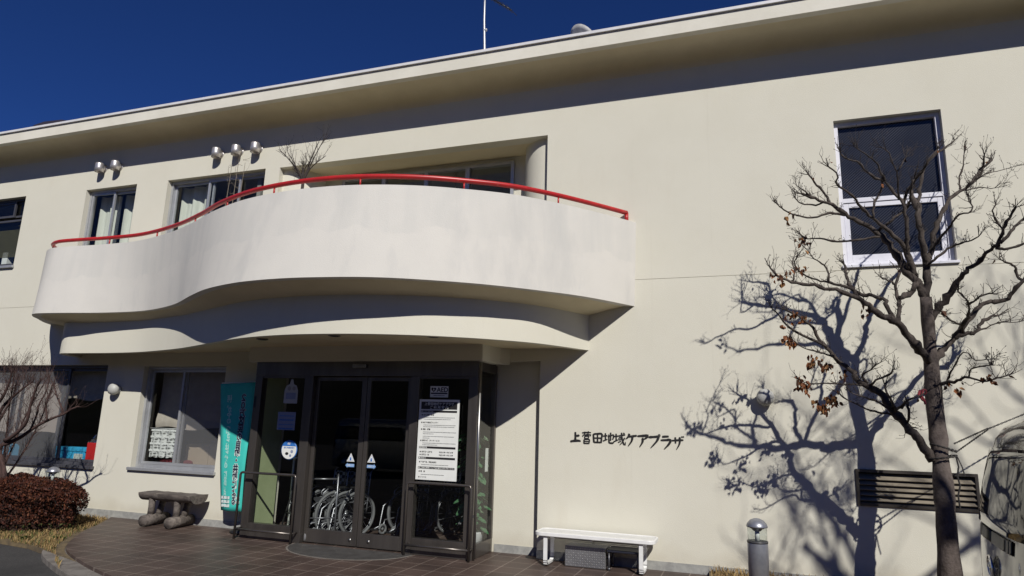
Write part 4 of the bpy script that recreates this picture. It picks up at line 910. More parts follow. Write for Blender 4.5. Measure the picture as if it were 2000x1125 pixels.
TREE=[(0,[(1.755,-0.91,-0.1,0.155),(1.708,-0.91,0.215,0.113),(1.713,-0.915,0.371,0.104),(1.712,-0.954,0.773,0.091),(1.72,-0.959,1.109,0.085),(1.728,-0.923,1.336,0.09),(1.739,-0.876,1.613,0.072),(1.741,-0.844,1.902,0.081),(1.743,-0.84,2.057,0.078),(1.745,-0.856,2.328,0.074),(1.743,-0.893,2.595,0.059),(1.736,-0.93,2.821,0.061),(1.733,-0.956,2.999,0.056)]),
(1,[(1.731,-0.956,2.973,0.046),(1.681,-0.926,3.165,0.043),(1.62,-0.897,3.239,0.041),(1.575,-0.871,3.361,0.039),(1.49,-0.854,3.546,0.035),(1.402,-0.853,3.702,0.032),(1.253,-0.876,3.824,0.028),(1.082,-0.921,3.915,0.024),(0.964,-0.971,4.012,0.021),(0.844,-1.011,4.055,0.018),(0.754,-1.036,4.106,0.016),(0.645,-1.05,4.152,0.014)]),
(1,[(1.731,-0.956,2.973,0.041),(1.759,-0.939,3.159,0.038),(1.768,-0.948,3.332,0.035),(1.736,-1.032,3.483,0.032),(1.708,-1.092,3.724,0.027),(1.71,-1.059,3.881,0.024),(1.675,-1.002,4.096,0.021)]),
(1,[(1.768,-0.948,3.332,0.031),(1.843,-0.893,3.486,0.029),(1.905,-0.879,3.747,0.025),(2.029,-0.811,3.979,0.022),(2.15,-0.713,4.137,0.019),(2.267,-0.639,4.197,0.018),(2.408,-0.556,4.329,0.015),(2.489,-0.524,4.448,0.013),(2.574,-0.519,4.54,0.011)]),
(1,[(2.267,-0.639,4.197,0.016),(2.335,-0.671,4.281,0.014),(2.43,-0.572,4.407,0.012),(2.466,-0.633,4.477,0.01),(2.447,-0.706,4.536,0.008)]),
(1,[(1.711,-1.092,3.762,0.023),(1.793,-0.9,4.149,0.019),(1.866,-0.876,4.394,0.015),(1.975,-0.876,4.531,0.012),(2.085,-0.819,4.622,0.01),(2.189,-0.734,4.716,0.008)]),
(1,[(1.642,-0.897,3.281,0.029),(1.622,-0.936,3.358,0.027),(1.565,-1.005,3.544,0.024),(1.418,-1.111,3.67,0.021),(1.25,-1.237,3.801,0.018),(1.129,-1.359,3.902,0.015),(1.069,-1.46,3.958,0.014),(0.967,-1.541,4.014,0.012),(0.907,-1.606,4.05,0.01),(0.933,-1.655,4.108,0.009),(0.857,-1.69,4.188,0.008)]),
(1,[(1.665,-0.897,3.226,0.029),(1.632,-0.951,3.403,0.026),(1.603,-1.007,3.514,0.025),(1.59,-1.129,3.868,0.019),(1.518,-1.126,4.05,0.017),(1.432,-1.125,4.192,0.015),(1.353,-1.135,4.224,0.014),(1.269,-1.165,4.3,0.012),(1.183,-1.219,4.389,0.011),(1.061,-1.29,4.419,0.009),(1.021,-1.324,4.454,0.008)]),
(1,[(1.381,-0.852,3.737,0.016),(1.496,-0.945,3.83,0.014),(1.609,-0.927,3.904,0.012),(1.664,-0.982,3.97,0.011),(1.658,-1.146,4.074,0.009),(1.673,-1.219,4.155,0.008)]),
(1,[(1.613,-0.982,3.975,0.019),(1.634,-1.014,4.079,0.017),(1.706,-1.068,4.186,0.014),(1.768,-1.273,4.249,0.011),(1.8,-1.316,4.32,0.009),(1.878,-1.298,4.41,0.008)]),
(1,[(1.396,-0.853,3.68,0.016),(1.148,-0.813,3.663,0.013),(0.962,-0.792,3.675,0.011),(0.845,-0.687,3.748,0.01),(0.713,-0.593,3.777,0.008),(0.649,-0.577,3.84,0.007)]),
(1,[(1.068,-0.921,3.922,0.016),(0.899,-1.063,3.908,0.014),(0.734,-1.108,3.861,0.012),(0.615,-1.116,3.885,0.01),(0.474,-1.246,3.906,0.008),(0.401,-1.358,3.932,0.007)]),
(1,[(0.922,-0.971,4.055,0.016),(0.878,-0.911,4.214,0.013),(0.823,-0.936,4.275,0.011),(0.73,-1.025,4.375,0.007)]),
(1,[(0.848,-1.011,4.049,0.011),(0.772,-0.961,4.049,0.009),(0.642,-1.069,4.035,0.007),(0.598,-0.959,4.129,0.006)]),
(1,[(0.754,-1.036,4.106,0.01),(0.67,-1.072,4.182,0.007),(0.609,-0.996,4.274,0.004)]),
(1,[(1.28,-1.237,3.767,0.013),(1.294,-1.244,3.915,0.011),(1.373,-1.196,4.056,0.009),(1.374,-1.3,4.116,0.008)]),
(1,[(1.432,-1.125,4.192,0.011),(1.385,-1.182,4.309,0.009),(1.356,-1.212,4.367,0.008),(1.221,-1.441,4.388,0.007),(1.114,-1.514,4.447,0.005)]),
(1,[(1.541,-1.126,3.982,0.01),(1.499,-1.363,4.172,0.008),(1.432,-1.486,4.292,0.006),(1.425,-1.483,4.359,0.006),(1.359,-1.502,4.412,0.005)]),
(1,[(1.501,-1.363,4.199,0.008),(1.544,-1.398,4.262,0.006),(1.596,-1.357,4.364,0.004)]),
(1,[(1.766,-0.948,3.316,0.016),(1.817,-1.039,3.354,0.014),(1.921,-1.06,3.438,0.012),(2.003,-1.113,3.481,0.01),(2.072,-1.316,3.467,0.007),(2.111,-1.39,3.478,0.006)]),
(1,[(1.831,-0.893,3.46,0.018),(1.873,-0.941,3.541,0.016),(1.972,-1.025,3.676,0.013),(2.014,-1.217,3.746,0.01),(2.075,-1.294,3.743,0.009),(2.116,-1.312,3.78,0.008),(2.092,-1.308,3.866,0.006)]),
(1,[(2.224,-0.639,4.19,0.011),(2.244,-0.563,4.342,0.009),(2.298,-0.551,4.487,0.007),(2.353,-0.412,4.637,0.006),(2.407,-0.313,4.781,0.004)]),
(1,[(2.393,-0.556,4.318,0.008),(2.473,-0.616,4.357,0.007),(2.606,-0.493,4.419,0.005),(2.682,-0.586,4.409,0.003)]),
(1,[(2.266,-0.639,4.186,0.008),(2.402,-0.607,4.219,0.006),(2.463,-0.737,4.155,0.004),(2.517,-0.779,4.146,0.003)]),
(1,[(1.745,-0.856,2.328,0.048),(1.633,-1.013,2.444,0.044),(1.567,-1.129,2.511,0.042),(1.476,-1.214,2.611,0.039),(1.399,-1.286,2.692,0.036),(1.315,-1.36,2.727,0.034),(1.178,-1.455,2.789,0.03),(1.041,-1.554,2.895,0.026),(0.897,-1.611,2.949,0.023),(0.784,-1.622,2.986,0.02),(0.617,-1.616,3.034,0.016),(0.427,-1.611,3.085,0.012),(0.341,-1.61,3.135,0.01),(0.27,-1.61,3.217,0.008)]),
(1,[(1.041,-1.554,2.895,0.019),(0.999,-1.52,2.988,0.017),(0.971,-1.478,3.073,0.016),(0.984,-1.323,3.189,0.014),(0.987,-1.272,3.285,0.013)]),
(1,[(1.057,-1.554,2.944,0.015),(1.024,-1.552,2.965,0.014),(0.834,-1.526,3.059,0.012),(0.725,-1.421,3.112,0.01),(0.582,-1.388,3.194,0.009),(0.504,-1.436,3.288,0.007),(0.534,-1.457,3.35,0.006)]),
(1,[(0.798,-1.526,3.061,0.01),(0.8,-1.518,3.154,0.009),(0.773,-1.484,3.251,0.008),(0.672,-1.619,3.291,0.006),(0.628,-1.603,3.375,0.005)]),
(1,[(0.473,-1.611,3.077,0.009),(0.498,-1.529,3.193,0.007),(0.485,-1.516,3.285,0.005),(0.521,-1.334,3.408,0.004)]),
(1,[(1.381,-1.286,2.687,0.025),(1.315,-1.3,2.882,0.021),(1.301,-1.256,2.942,0.02),(1.257,-1.182,2.973,0.019),(1.171,-1.104,3.012,0.017),(1.086,-1.134,3.036,0.016)]),
(1,[(1.407,-1.286,2.687,0.022),(1.427,-1.255,2.801,0.02),(1.463,-1.135,2.918,0.019),(1.461,-1.032,3.047,0.017),(1.461,-1.038,3.119,0.015),(1.505,-1.05,3.242,0.013)]),
(1,[(1.466,-1.135,2.964,0.023),(1.599,-0.992,3.039,0.024),(1.635,-1.035,3.092,0.025),(1.691,-0.908,3.18,0.026)]),
(1,[(1.461,-1.038,3.119,0.01),(1.387,-1.108,3.15,0.008),(1.355,-0.969,3.208,0.007)]),
(1,[(1.662,-0.923,1.404,0.047),(1.593,-0.941,1.536,0.044),(1.531,-0.965,1.636,0.041),(1.441,-0.989,1.755,0.038),(1.378,-1.011,1.841,0.036),(1.325,-1.034,1.898,0.035),(1.245,-1.046,2.04,0.032),(1.157,-1.034,2.095,0.029),(1.065,-0.997,2.153,0.027),(1.019,-0.949,2.264,0.025),(0.918,-0.902,2.352,0.023),(0.828,-0.879,2.483,0.02),(0.742,-0.882,2.596,0.017),(0.684,-0.897,2.714,0.014),(0.571,-0.907,2.83,0.011),(0.454,-0.91,2.905,0.008)]),
(1,[(0.806,-0.879,2.515,0.016),(0.759,-0.933,2.546,0.015),(0.602,-0.987,2.617,0.013),(0.442,-1.11,2.699,0.01),(0.336,-1.314,2.797,0.008),(0.284,-1.364,2.848,0.006)]),
(1,[(0.963,-0.902,2.315,0.013),(0.862,-0.962,2.404,0.011),(0.692,-1.175,2.434,0.009),(0.546,-1.32,2.46,0.007),(0.46,-1.323,2.533,0.005)]),
(1,[(1.117,-1.034,2.115,0.01),(1.009,-1.061,2.118,0.009),(0.817,-1.207,2.117,0.008),(0.6,-1.153,2.119,0.006),(0.522,-1.196,2.141,0.005)]),
(1,[(1.157,-1.034,2.105,0.013),(1.184,-1.14,2.143,0.011),(1.212,-1.172,2.166,0.01),(1.302,-1.174,2.201,0.008),(1.322,-1.371,2.242,0.006)]),
(1,[(1.141,-1.034,2.135,0.01),(1.092,-1.068,2.208,0.009),(1.148,-1.199,2.253,0.007),(1.204,-1.341,2.308,0.005)]),
(1,[(1.362,-1.011,1.865,0.018),(1.433,-1.003,1.916,0.015),(1.465,-1.136,1.975,0.012),(1.557,-1.133,2.0,0.009),(1.608,-1.088,2.037,0.007)]),
(1,[(1.454,-1.136,1.95,0.015),(1.462,-1.088,1.831,0.012),(1.467,-0.955,1.726,0.01)]),
(1,[(1.358,-1.011,1.821,0.015),(1.245,-1.122,1.918,0.012),(1.134,-1.125,1.975,0.01),(0.988,-1.326,2.003,0.007),(0.952,-1.368,2.015,0.006)]),
(1,[(1.358,-1.011,1.821,0.012),(1.244,-0.963,1.854,0.011),(1.159,-0.938,1.868,0.01),(1.045,-1.024,1.919,0.008),(0.928,-1.041,1.976,0.006),(0.886,-0.987,2.024,0.005)]),
(1,[(1.378,-1.011,1.841,0.017),(1.304,-1.186,1.97,0.014),(1.273,-1.19,2.028,0.012),(1.271,-1.16,2.108,0.01)]),
(1,[(1.772,-0.856,2.282,0.043),(1.824,-0.777,2.417,0.039),(1.913,-0.738,2.514,0.035),(2.019,-0.73,2.627,0.029),(2.114,-0.73,2.651,0.025),(2.213,-0.73,2.686,0.02),(2.228,-0.73,2.747,0.018),(2.316,-0.73,2.807,0.014),(2.401,-0.73,2.836,0.01)]),
(1,[(1.999,-0.73,2.602,0.031),(2.094,-0.756,2.747,0.028),(2.178,-0.737,2.841,0.027),(2.258,-0.69,2.946,0.025),(2.376,-0.661,2.99,0.023),(2.478,-0.672,2.989,0.022),(2.542,-0.711,3.058,0.02),(2.614,-0.77,3.152,0.018),(2.722,-0.797,3.301,0.015)]),
(1,[(2.083,-0.73,2.652,0.018),(2.044,-0.859,2.732,0.016),(2.066,-1.008,2.774,0.014),(1.982,-1.353,2.85,0.01),(1.898,-1.497,2.903,0.008),(1.853,-1.542,2.934,0.007)]),
(1,[(1.986,-1.353,2.845,0.012),(2.01,-1.57,2.87,0.009),(2.062,-1.559,2.899,0.008),(2.101,-1.6,2.894,0.007)]),
(1,[(2.035,-0.859,2.727,0.013),(1.859,-1.189,2.725,0.009),(1.796,-1.322,2.755,0.008),(1.686,-1.614,2.747,0.006)]),
(1,[(2.114,-0.73,2.651,0.01),(2.268,-0.681,2.702,0.008),(2.39,-0.728,2.759,0.006),(2.518,-0.778,2.749,0.004)]),
(1,[(1.754,-0.93,2.769,0.038),(1.828,-0.938,2.874,0.036),(1.896,-0.984,2.972,0.033),(1.977,-1.075,3.105,0.029),(2.047,-1.185,3.199,0.025),(2.165,-1.281,3.31,0.021),(2.168,-1.352,3.336,0.02),(2.231,-1.411,3.366,0.017),(2.247,-1.472,3.431,0.016),(2.27,-1.541,3.506,0.013),(2.324,-1.61,3.626,0.01),(2.331,-1.67,3.654,0.009)]),
(1,[(2.229,-1.411,3.351,0.014),(2.309,-1.455,3.325,0.012),(2.436,-1.406,3.378,0.01),(2.563,-1.377,3.421,0.007)]),
(1,[(2.246,-1.472,3.382,0.016),(2.323,-1.5,3.476,0.014),(2.457,-1.416,3.609,0.012),(2.514,-1.538,3.634,0.009)]),
(1,[(2.257,-1.541,3.498,0.009),(2.237,-1.473,3.603,0.008),(2.176,-1.609,3.663,0.006),(2.225,-1.558,3.725,0.005)]),
(1,[(1.71,-0.84,2.092,0.02),(1.814,-0.908,2.148,0.018),(1.888,-1.027,2.155,0.015),(1.951,-1.182,2.182,0.013),(2.05,-1.276,2.138,0.01),(2.144,-1.291,2.165,0.007),(2.212,-1.33,2.181,0.006)]),
(1,[(1.855,-0.908,2.178,0.01),(1.878,-1.128,2.312,0.008),(1.921,-1.222,2.408,0.007),(1.963,-1.231,2.402,0.006),(2.006,-1.274,2.335,0.005),(2.067,-1.491,2.322,0.003)]),
(1,[(1.963,-1.182,2.182,0.008),(1.951,-1.297,2.244,0.007),(2.024,-1.332,2.269,0.006),(2.043,-1.639,2.254,0.003)]),
(1,[(2.614,-0.77,3.152,0.015),(2.601,-0.696,3.252,0.013),(2.581,-0.745,3.321,0.011),(2.495,-0.796,3.355,0.008),(2.473,-0.701,3.412,0.006)])]
LEAVES=[[0.441,-1.323,2.533,9],[0.655,-1.175,2.368,11],[0.776,-0.962,2.326,9],[0.509,-1.196,2.161,10],[0.57,-1.153,2.103,8],[0.799,-0.987,1.982,12],[0.692,-0.987,1.919,7],[0.737,-0.987,1.894,7],[0.319,-1.61,3.157,4],[0.373,-1.61,3.118,5],[0.426,-1.611,3.146,4],[0.574,-1.436,3.268,4],[0.508,-0.91,2.887,5],[0.59,-0.907,2.83,5],[0.396,-1.11,2.748,3],[0.41,-1.323,2.57,6],[0.95,-0.902,2.258,5],[2.076,-1.276,2.194,4],[1.876,-0.908,2.168,4],[1.901,-1.027,2.116,3],[0.481,-1.246,3.855,3],[0.657,-0.577,3.797,5],[0.696,-0.593,3.754,3],[1.119,-1.455,2.811,2],[1.088,-1.455,2.807,2],[1.17,-1.455,2.859,2]]

tree = thing("bare_tree", (1.755, -.91, 0), "bare grey brown tree with a few dried leaves standing before the right wall", "tree")
b = MB(); tb = MB(); rnd = random.Random(21)
def wob(P, r0):
    return P
trunk = MB()
for lvl, pts in TREE:
    P3 = crom([(p[0], p[1], p[2]) for p in pts], max(8, len(pts)*3)); n = len(P3)
    rr = [pts[min(int(i/(n-1)*(len(pts)-1)), len(pts)-2)] for i in range(n)]
    R = []
    for i in range(n):
        f = i/(n-1)*(len(pts)-1); j = min(int(f), len(pts)-2); R.append(lerp(pts[j][3], pts[j+1][3], f-j))
    if lvl == 0:
        trunk.tube(P3, [r*.97*(1+.03*math.sin(i*1.3)+(.10 if i in (14, 21, 27) else 0)) for i, r in enumerate(R)], 16, caps=True)
    else:
        # knobbly growth: small kinks and swellings
        Q = [p+Vector((rnd.gauss(0, 1), rnd.gauss(0, 1), rnd.gauss(0, 1)))*min(R[i], .02)*.34*(0 if i in (0,) else 1) for i, p in enumerate(P3)]
        R = [r*.94*(1+rnd.uniform(-.12, .14)+(.35 if rnd.random() < .09 and 0 < i < n-1 else 0)) for i, r in enumerate(R)]
        b.tube(Q, R, 9 if R[0] > .02 else 7, caps=True)
        L = sum((a-c).length for a, c in zip(Q[:-1], Q[1:]))
        nt_ = int(4+L*18)
        for k in range(nt_):
            f = rnd.uniform(.18, 1)**.7 if pts[0][3] > .03 else rnd.uniform(.1, 1)
            i = min(int(f*(n-1)), n-2); t_d = (Q[i+1]-Q[i]).normalized()
            if R[i] > .03: continue
            s = Vector((rnd.gauss(0, .7), rnd.gauss(0, .7), rnd.gauss(.35, .5)))
            twig(tb, Q[i], t_d*.8+s, rnd.uniform(.04, .17)*(1.15 if f > .7 else .7), rnd.uniform(.0022, .0042), 1 if rnd.random() < .6 else 0, rnd, .7)
        for k in range(4): twig(tb, Q[-1], (Q[-1]-Q[-2]).normalized()+Vector((rnd.gauss(0, .4), rnd.gauss(0, .4), rnd.gauss(.2, .3))), rnd.uniform(.08, .17), min(R[-1]*.7, .005), 1, rnd, .5)
trunk.build("trunk", TRUNKB, tree); b.build("branches", BARK, tree); tb.build("twigs", TWIG, tree, fix=False)
LM = [mat("dried_leaf", (.25, .085, .022), (.15, .05, .016), 25, .7), mat("pale_dried_leaf", (.34, .17, .06), (.22, .10, .035), 25, .7), mat("dark_dried_leaf", (.085, .032, .014), rough=.8)]
b = MB()
for x, y, z, n in LEAVES+[(p[-1][0], p[-1][1], p[-1][2], 1) for l_, p in TREE[::3]]:
    for k in range(int(n*1.9)):
        c = Vector((x+rnd.gauss(0, .028), y+rnd.gauss(0, .03), z+rnd.gauss(-.01, .028))); l = rnd.uniform(.034, .062); wd = l*rnd.uniform(.3, .5)
        d = Vector((rnd.gauss(0, .5), rnd.gauss(0, .5), -1)).normalized(); s = d.cross(Vector((rnd.gauss(0, 1), rnd.gauss(0, 1), .2))).normalized(); nn = d.cross(s)
        q = [c, c+d*l*.35+s*wd+nn*.010, c+d*l*.8+s*wd*.6+nn*.014, c+d*l*1.15+nn*rnd.uniform(-.01, .02), c+d*l*.8-s*wd*.6+nn*.014, c+d*l*.35-s*wd+nn*.010, c+d*l*.5-nn*.004]
        b.add(q, [(0,1,6), (1,2,6), (2,3,6), (3,4,6), (4,5,6), (5,0,6)], rnd.choice((0, 0, 1, 2)))
b.build("dried_leaves", LM, tree, fix=False)
# twisted wire tied round the trunk
WIRE = mat("dark_wire", (.03, .027, .025), rough=.7)
t = thing("tie_wire", (1.75, -.91, 1.45), "twisted dark wires tied round the trunk and stretched to the right", "wire")
b = MB()
def coil(c, r, tilt, n=40):
    for ph in (0, math.pi):
        b.tube([(c[0]+(r+.006*math.cos(8*a+ph))*math.cos(a), c[1]+(r+.006*math.cos(8*a+ph))*math.sin(a), c[2]+tilt*math.cos(a)+.007*math.sin(8*a+ph)) for a in [2*math.pi*i/n for i in range(n+1)]], .0055, 5, caps=False)
coil((1.745, -.91, 1.44), .118, .02); coil((1.762, -.91, 1.53), .102, -.03)
b.build("loop", WIRE, t)
b = MB()
def strand(a, c, tw=24, r=.006):
    a, c = Vector(a), Vector(c); n = 60
    for ph in (0, math.pi):
        b.tube([a.lerp(c, i/n)+Vector((0, r*math.cos(tw*i/n*2+ph), r*math.sin(tw*i/n*2+ph))) for i in range(n+1)], .004, 4, caps=False)
strand((1.85, -.93, 1.57), (2.18, -.80, 1.725)); strand((1.86, -.92, 1.49), (2.18, -.80, 1.715)); strand((2.18, -.80, 1.72), (3.2, -.25, 2.14), 40)
b.tube([(1.85, -.95, 1.46), (1.855, -.98, 1.36), (1.835, -.99, 1.27), (1.85, -.99, 1.19), (1.825, -.99, 1.10), (1.83, -.99, .98)], .008, 5); b.tube([(1.86, -.96, 1.45), (1.885, -.98, 1.36), (1.90, -.98, 1.28)], .006, 5)
b.build("strand", WIRE, t)
b = MB(); 
for k in range(2): b.tube([(1.60-.03*k, -1.1, 2.06), (1.575-.02*k, -1.11, 2.02), (1.60-.015*k, -1.11, 1.97), (1.605, -1.11, 1.93+.03*k)], .011, 5)
b.torus((1.605, -1.1, 2.05), (.3, 1, .2), .022, .006, 14, 6)
tag(b.build("red_ribbon", mat("red_ribbon", (.35, .05, .06), rough=.7)), "small faded red ribbon knotted on a twig beside the trunk", "ribbon")

# bare shrub at the left edge (its middle stands outside the picture)
sh = thing("bare_shrub", (-10.1, -1.3, -.03), "bare reddish twiggy shrub in front of the left window", "shrub")
b = MB(); rnd = random.Random(31); SH = [[(-10.539,-1.3,0.594,0.042),(-10.691,-1.283,1.062,0.039),(-10.569,-1.267,1.142,0.036),(-10.342,-1.25,1.24,0.032),(-10.108,-1.233,1.39,0.029),(-9.956,-1.217,1.469,0.025),(-9.762,-1.2,1.549,0.022),(-9.615,-1.183,1.598,0.018),(-9.497,-1.167,1.676,0.015),(-9.37,-1.15,1.716,0.011)],[(-10.587,-1.3,1.187,0.031),(-10.418,-1.333,1.238,0.027),(-10.159,-1.367,1.395,0.024),(-10.041,-1.4,1.546,0.021),(-9.987,-1.433,1.732,0.018),(-9.874,-1.467,1.986,0.014),(-9.749,-1.5,2.097,0.011)],[(-10.847,-1.3,1.522,0.027),(-10.888,-1.25,1.608,0.024),(-10.834,-1.2,1.767,0.02),(-10.569,-1.15,2.001,0.016),(-10.491,-1.1,2.084,0.012)],[(-9.898,-1.24,1.493,0.015),(-9.823,-1.268,1.517,0.013),(-9.855,-1.295,1.717,0.011),(-9.775,-1.322,1.943,0.01),(-9.718,-1.35,2.04,0.008)],[(-9.655,-1.2,1.589,0.015),(-9.693,-1.15,1.65,0.013),(-9.976,-1.1,1.931,0.01),(-10.103,-1.05,2.089,0.008)],[(-10.141,-1.26,1.366,0.015),(-10.119,-1.22,1.579,0.014),(-10.169,-1.18,1.732,0.012),(-10.118,-1.14,1.927,0.01),(-10.153,-1.1,2.164,0.008)],[(-10.371,-1.3,0.457,0.034),(-10.491,-1.3,0.744,0.032),(-10.555,-1.3,0.859,0.031),(-10.646,-1.3,0.99,0.029),(-10.808,-1.3,1.255,0.027)],[(-10.899,-1.3,1.715,0.024),(-10.742,-1.333,1.871,0.02),(-10.618,-1.367,2.103,0.016),(-10.564,-1.4,2.256,0.012)],[(-10.851,-1.3,1.33,0.02),(-10.783,-1.25,1.641,0.016),(-10.739,-1.2,1.839,0.012),(-10.784,-1.15,2.039,0.008)]]
tws = MB()
for pts in SH:
    P3 = crom([p[:3] for p in pts], len(pts)*3); n = len(P3); R = [lerp(pts[0][3], pts[-1][3], i/(n-1)) for i in range(n)]
    b.tube(P3, R, 7)
    L = sum((a-c).length for a, c in zip(P3[:-1], P3[1:]))
    for k in range(int(5+L*20)):
        i = rnd.randint(1, n-2); twig(tws, P3[i], (P3[i+1]-P3[i]).normalized()*.6+Vector((rnd.gauss(0, .6), rnd.gauss(0, .5), rnd.gauss(.7, .4))), rnd.uniform(.10, .30), .0036, 1 if rnd.random() < .7 else 0, rnd, 1.0)
for k in range(5):
    p = Vector((-10.75+rnd.uniform(-.15, .15), -1.3+rnd.uniform(-.1, .1), .0)); d = Vector((rnd.uniform(-.7, .12), rnd.uniform(-.3, .3), 1)); P = [p]; R = [.022]
    for i in range(8):
        d = (d+Vector((rnd.gauss(-.02, .1), rnd.gauss(0, .1), rnd.gauss(.05, .08)))).normalized(); P.append(P[-1]+d*.29); R.append(.022*(1-i/9))
    b.tube(P, R, 6)
    for q in range(44):
        i = rnd.randint(3, 7); twig(tws, P[i].lerp(P[i+1], rnd.random()), d*.6+Vector((rnd.gauss(0, .6), rnd.gauss(0, .5), rnd.gauss(.6, .4))), rnd.uniform(.12, .32), .0036, 1, rnd, 1.0)
for k in range(120):     # thick bush of young shoots at its top
    p = (-10.5+rnd.gauss(-.05, .20), -1.3+rnd.gauss(0, .15), 2.05+rnd.gauss(0, .12)); twig(tws, p, (rnd.gauss(.2, .4), rnd.gauss(0, .3), 1), rnd.uniform(.15, .33), .003, 1, rnd, 1.0)
b.build("stems", RTWIG, sh); tws.build("twigs", RTWIG, sh, fix=False)

# pots on the balcony
def potted(x, y, H, label, lean=0, seed=1, kind=0):
    t = thing("potted_shrub", (x, y, 3.33), label, "potted plant", "plants on the balcony")
    r = random.Random(seed); b = MB(); b.lathe([(.13, 3.33), (.17, 3.62), (.18, 3.64), (.16, 3.64), (.15, 3.60)], (x, y, 0), 20); b.build("pot", mat("clay_pot", (.20, .10, .06), (.15, .075, .05), 8, .8), t)
    b = MB()
    if kind == 0:
        b.tube([(x, y, 3.58), (x+.02, y, 4.4), (x+.03, y, 5.10)], [.03, .026, .022], 8)
        f = Vector((x+.03, y, 5.08))
        for dx, dy, dz, rad in ((-.22, 0, .22, .017), (-.05, .03, .34, .015), (.12, -.03, .30, .016), (.20, .02, .62, .014), (-.50, .02, .56, .014), (.36, 0, .36, .013), (-.30, -.05, .48, .012), (.30, .05, .72, .010)):
            e = f+Vector((dx, dy, dz)); mid = f.lerp(e, .5)+Vector((r.gauss(0, .03), 0, .02)); P = crom([f, mid, e], 9)
            b.tube(P, [lerp(rad, .004, i/8) for i in range(9)], 6)
            for k in range(7):
                i = r.randint(3, 8); twig(b, P[i], (P[i]-P[i-1]).normalized()+Vector((r.gauss(0, .6), r.gauss(0, .4), r.gauss(.4, .4))), r.uniform(.08, .26), .0042, 1, r, .7)
    else:
        for k in range(3):
            xx = x+(k-1)*.13; P = [Vector((x, y, 3.6)), Vector((xx, y, 4.4)), Vector((xx+.02*lean, y, 4.9)), Vector((xx+.05*lean, y, H-.16*abs(k-1)))]
            b.tube(crom(P, 14), [lerp(.012, .003, i/13) for i in range(14)], 5)
            for q in range(16): z = r.uniform(4.5, H-.1); twig(b, (xx, y, z), (r.gauss(0, 1), r.gauss(0, .4), r.gauss(.3, .3)), r.uniform(.08, .26), .003, 0, r, .3)
    b.build("branches", TWIG if kind == 0 else mat("pale_stem", (.20, .17, .13), rough=.8), t, fix=False)
potted(-6.10, -.75, 5.6, "dark bare shrub in a pot behind the middle of the red handrail", seed=4)
potted(-7.55, -.55, 5.75, "thin pale stems of a potted plant before the wide upper window", lean=1, seed=6, kind=1)
t = thing("potted_shrub", (-5.35, -.9, 3.33), "low potted plant with small red berries behind the handrail", "potted plant", "plants on the balcony"); r = random.Random(8)
b = MB(); b.lathe([(.14, 3.33), (.19, 3.7), (.2, 3.72), (.17, 3.72)], (-5.35, -.9, 0), 20); b.build("pot", mat("brown_pot", (.12, .07, .05), rough=.7), t)
b = MB()
for k in range(500):
    c = Vector((-5.35+r.gauss(0, .28), -.9+r.gauss(0, .12), 4.22+r.gauss(0, .14))); u = Vector((r.gauss(0, 1), r.gauss(0, 1), r.gauss(0, 1))).normalized()*.028; v = u.orthogonal()*.45
    b.add([c-u, c+v, c+u, c-v], [(0,1,2,3)], 0 if r.random() < .55 else 1)
for k in range(14): b.tube([(-5.35, -.9, 3.7), (-5.35+r.gauss(0, .12), -.9+r.gauss(0, .05), 4.0), (-5.35+r.gauss(0, .28), -.9+r.gauss(0, .1), 4.25)], .005, 5, 2)
b.build("foliage", [mat("dull_leaf", (.06, .06, .02), rough=.7), mat("red_berry_leaf", (.36, .06, .02), rough=.6), TWIG], t, fix=False)

# ---------------------------------------------------------------- behind the upper windows
def curtain(x0, x1, y, z0, z1, m, label, amp=.03, f=22, group=None, name="curtain"):
    b = MB(); n = int((x1-x0)*60); vs = []
    for z in (z1, z0):
        for i in range(n+1):
            x = lerp(x0, x1, i/n); vs.append((x, y+amp*math.sin(x*f)+amp*.4*math.sin(x*f*2.3+1), z))
    b.add(vs, [(i, i+1, n+2+i, n+1+i) for i in range(n)], 0, True)
    return tag(b.build(name, m, fix=False), label, "curtain", group)
curtain(-11.5, -10.98, .34, 4.2, 5.68, CLOTH, "pale curtain drawn behind the left sash of the small upper window")
curtain(-10.92, -10.52, .36, 4.2, 5.68, CLOTH, "pale curtain gathered behind the right sash of the small upper window")
curtain(-9.5, -8.95, .34, 4.2, 5.68, CLOTH, "pale curtain at the left side of the wide upper window")
b = MB()
for k in range(30): b.box(-15.05, -13.22, .27, .29, 4.62+k*.022, 4.626+k*.022)
tag(b.build("venetian_blind", mat("olive_slat", (.22, .20, .09), rough=.5)), "half lowered olive slatted blind in the leftmost upper window", "blind")
b = MB(); b.lathe([(.05, 4.352), (.055, 4.45), (.05, 4.53), (.02, 4.54)], (-13.42, .30, 0), 16); tag(b.build("white_cup", PAPER), "small white cup on the sill of the leftmost upper window", "cup")
b = MB(); b.box(-13.95, -13.8, .28, .40, 4.352, 4.72); tag(b.build("white_carton", PAPER), "upright white carton on the sill of the leftmost upper window", "carton")
b = MB(); b.lathe([(.02, 5.05), (.30, 4.80), (.30, 4.79)], (-4.55, 1.3, 0), 24); b.tube([(-4.55, 1.3, 5.04), (-4.55, 1.3, 5.85)], .008, 6); tag(b.build("hanging_lamp", mat("pale_lampshade", (.6, .6, .5))), "pale cone lamp hanging behind the balcony windows", "lamp")

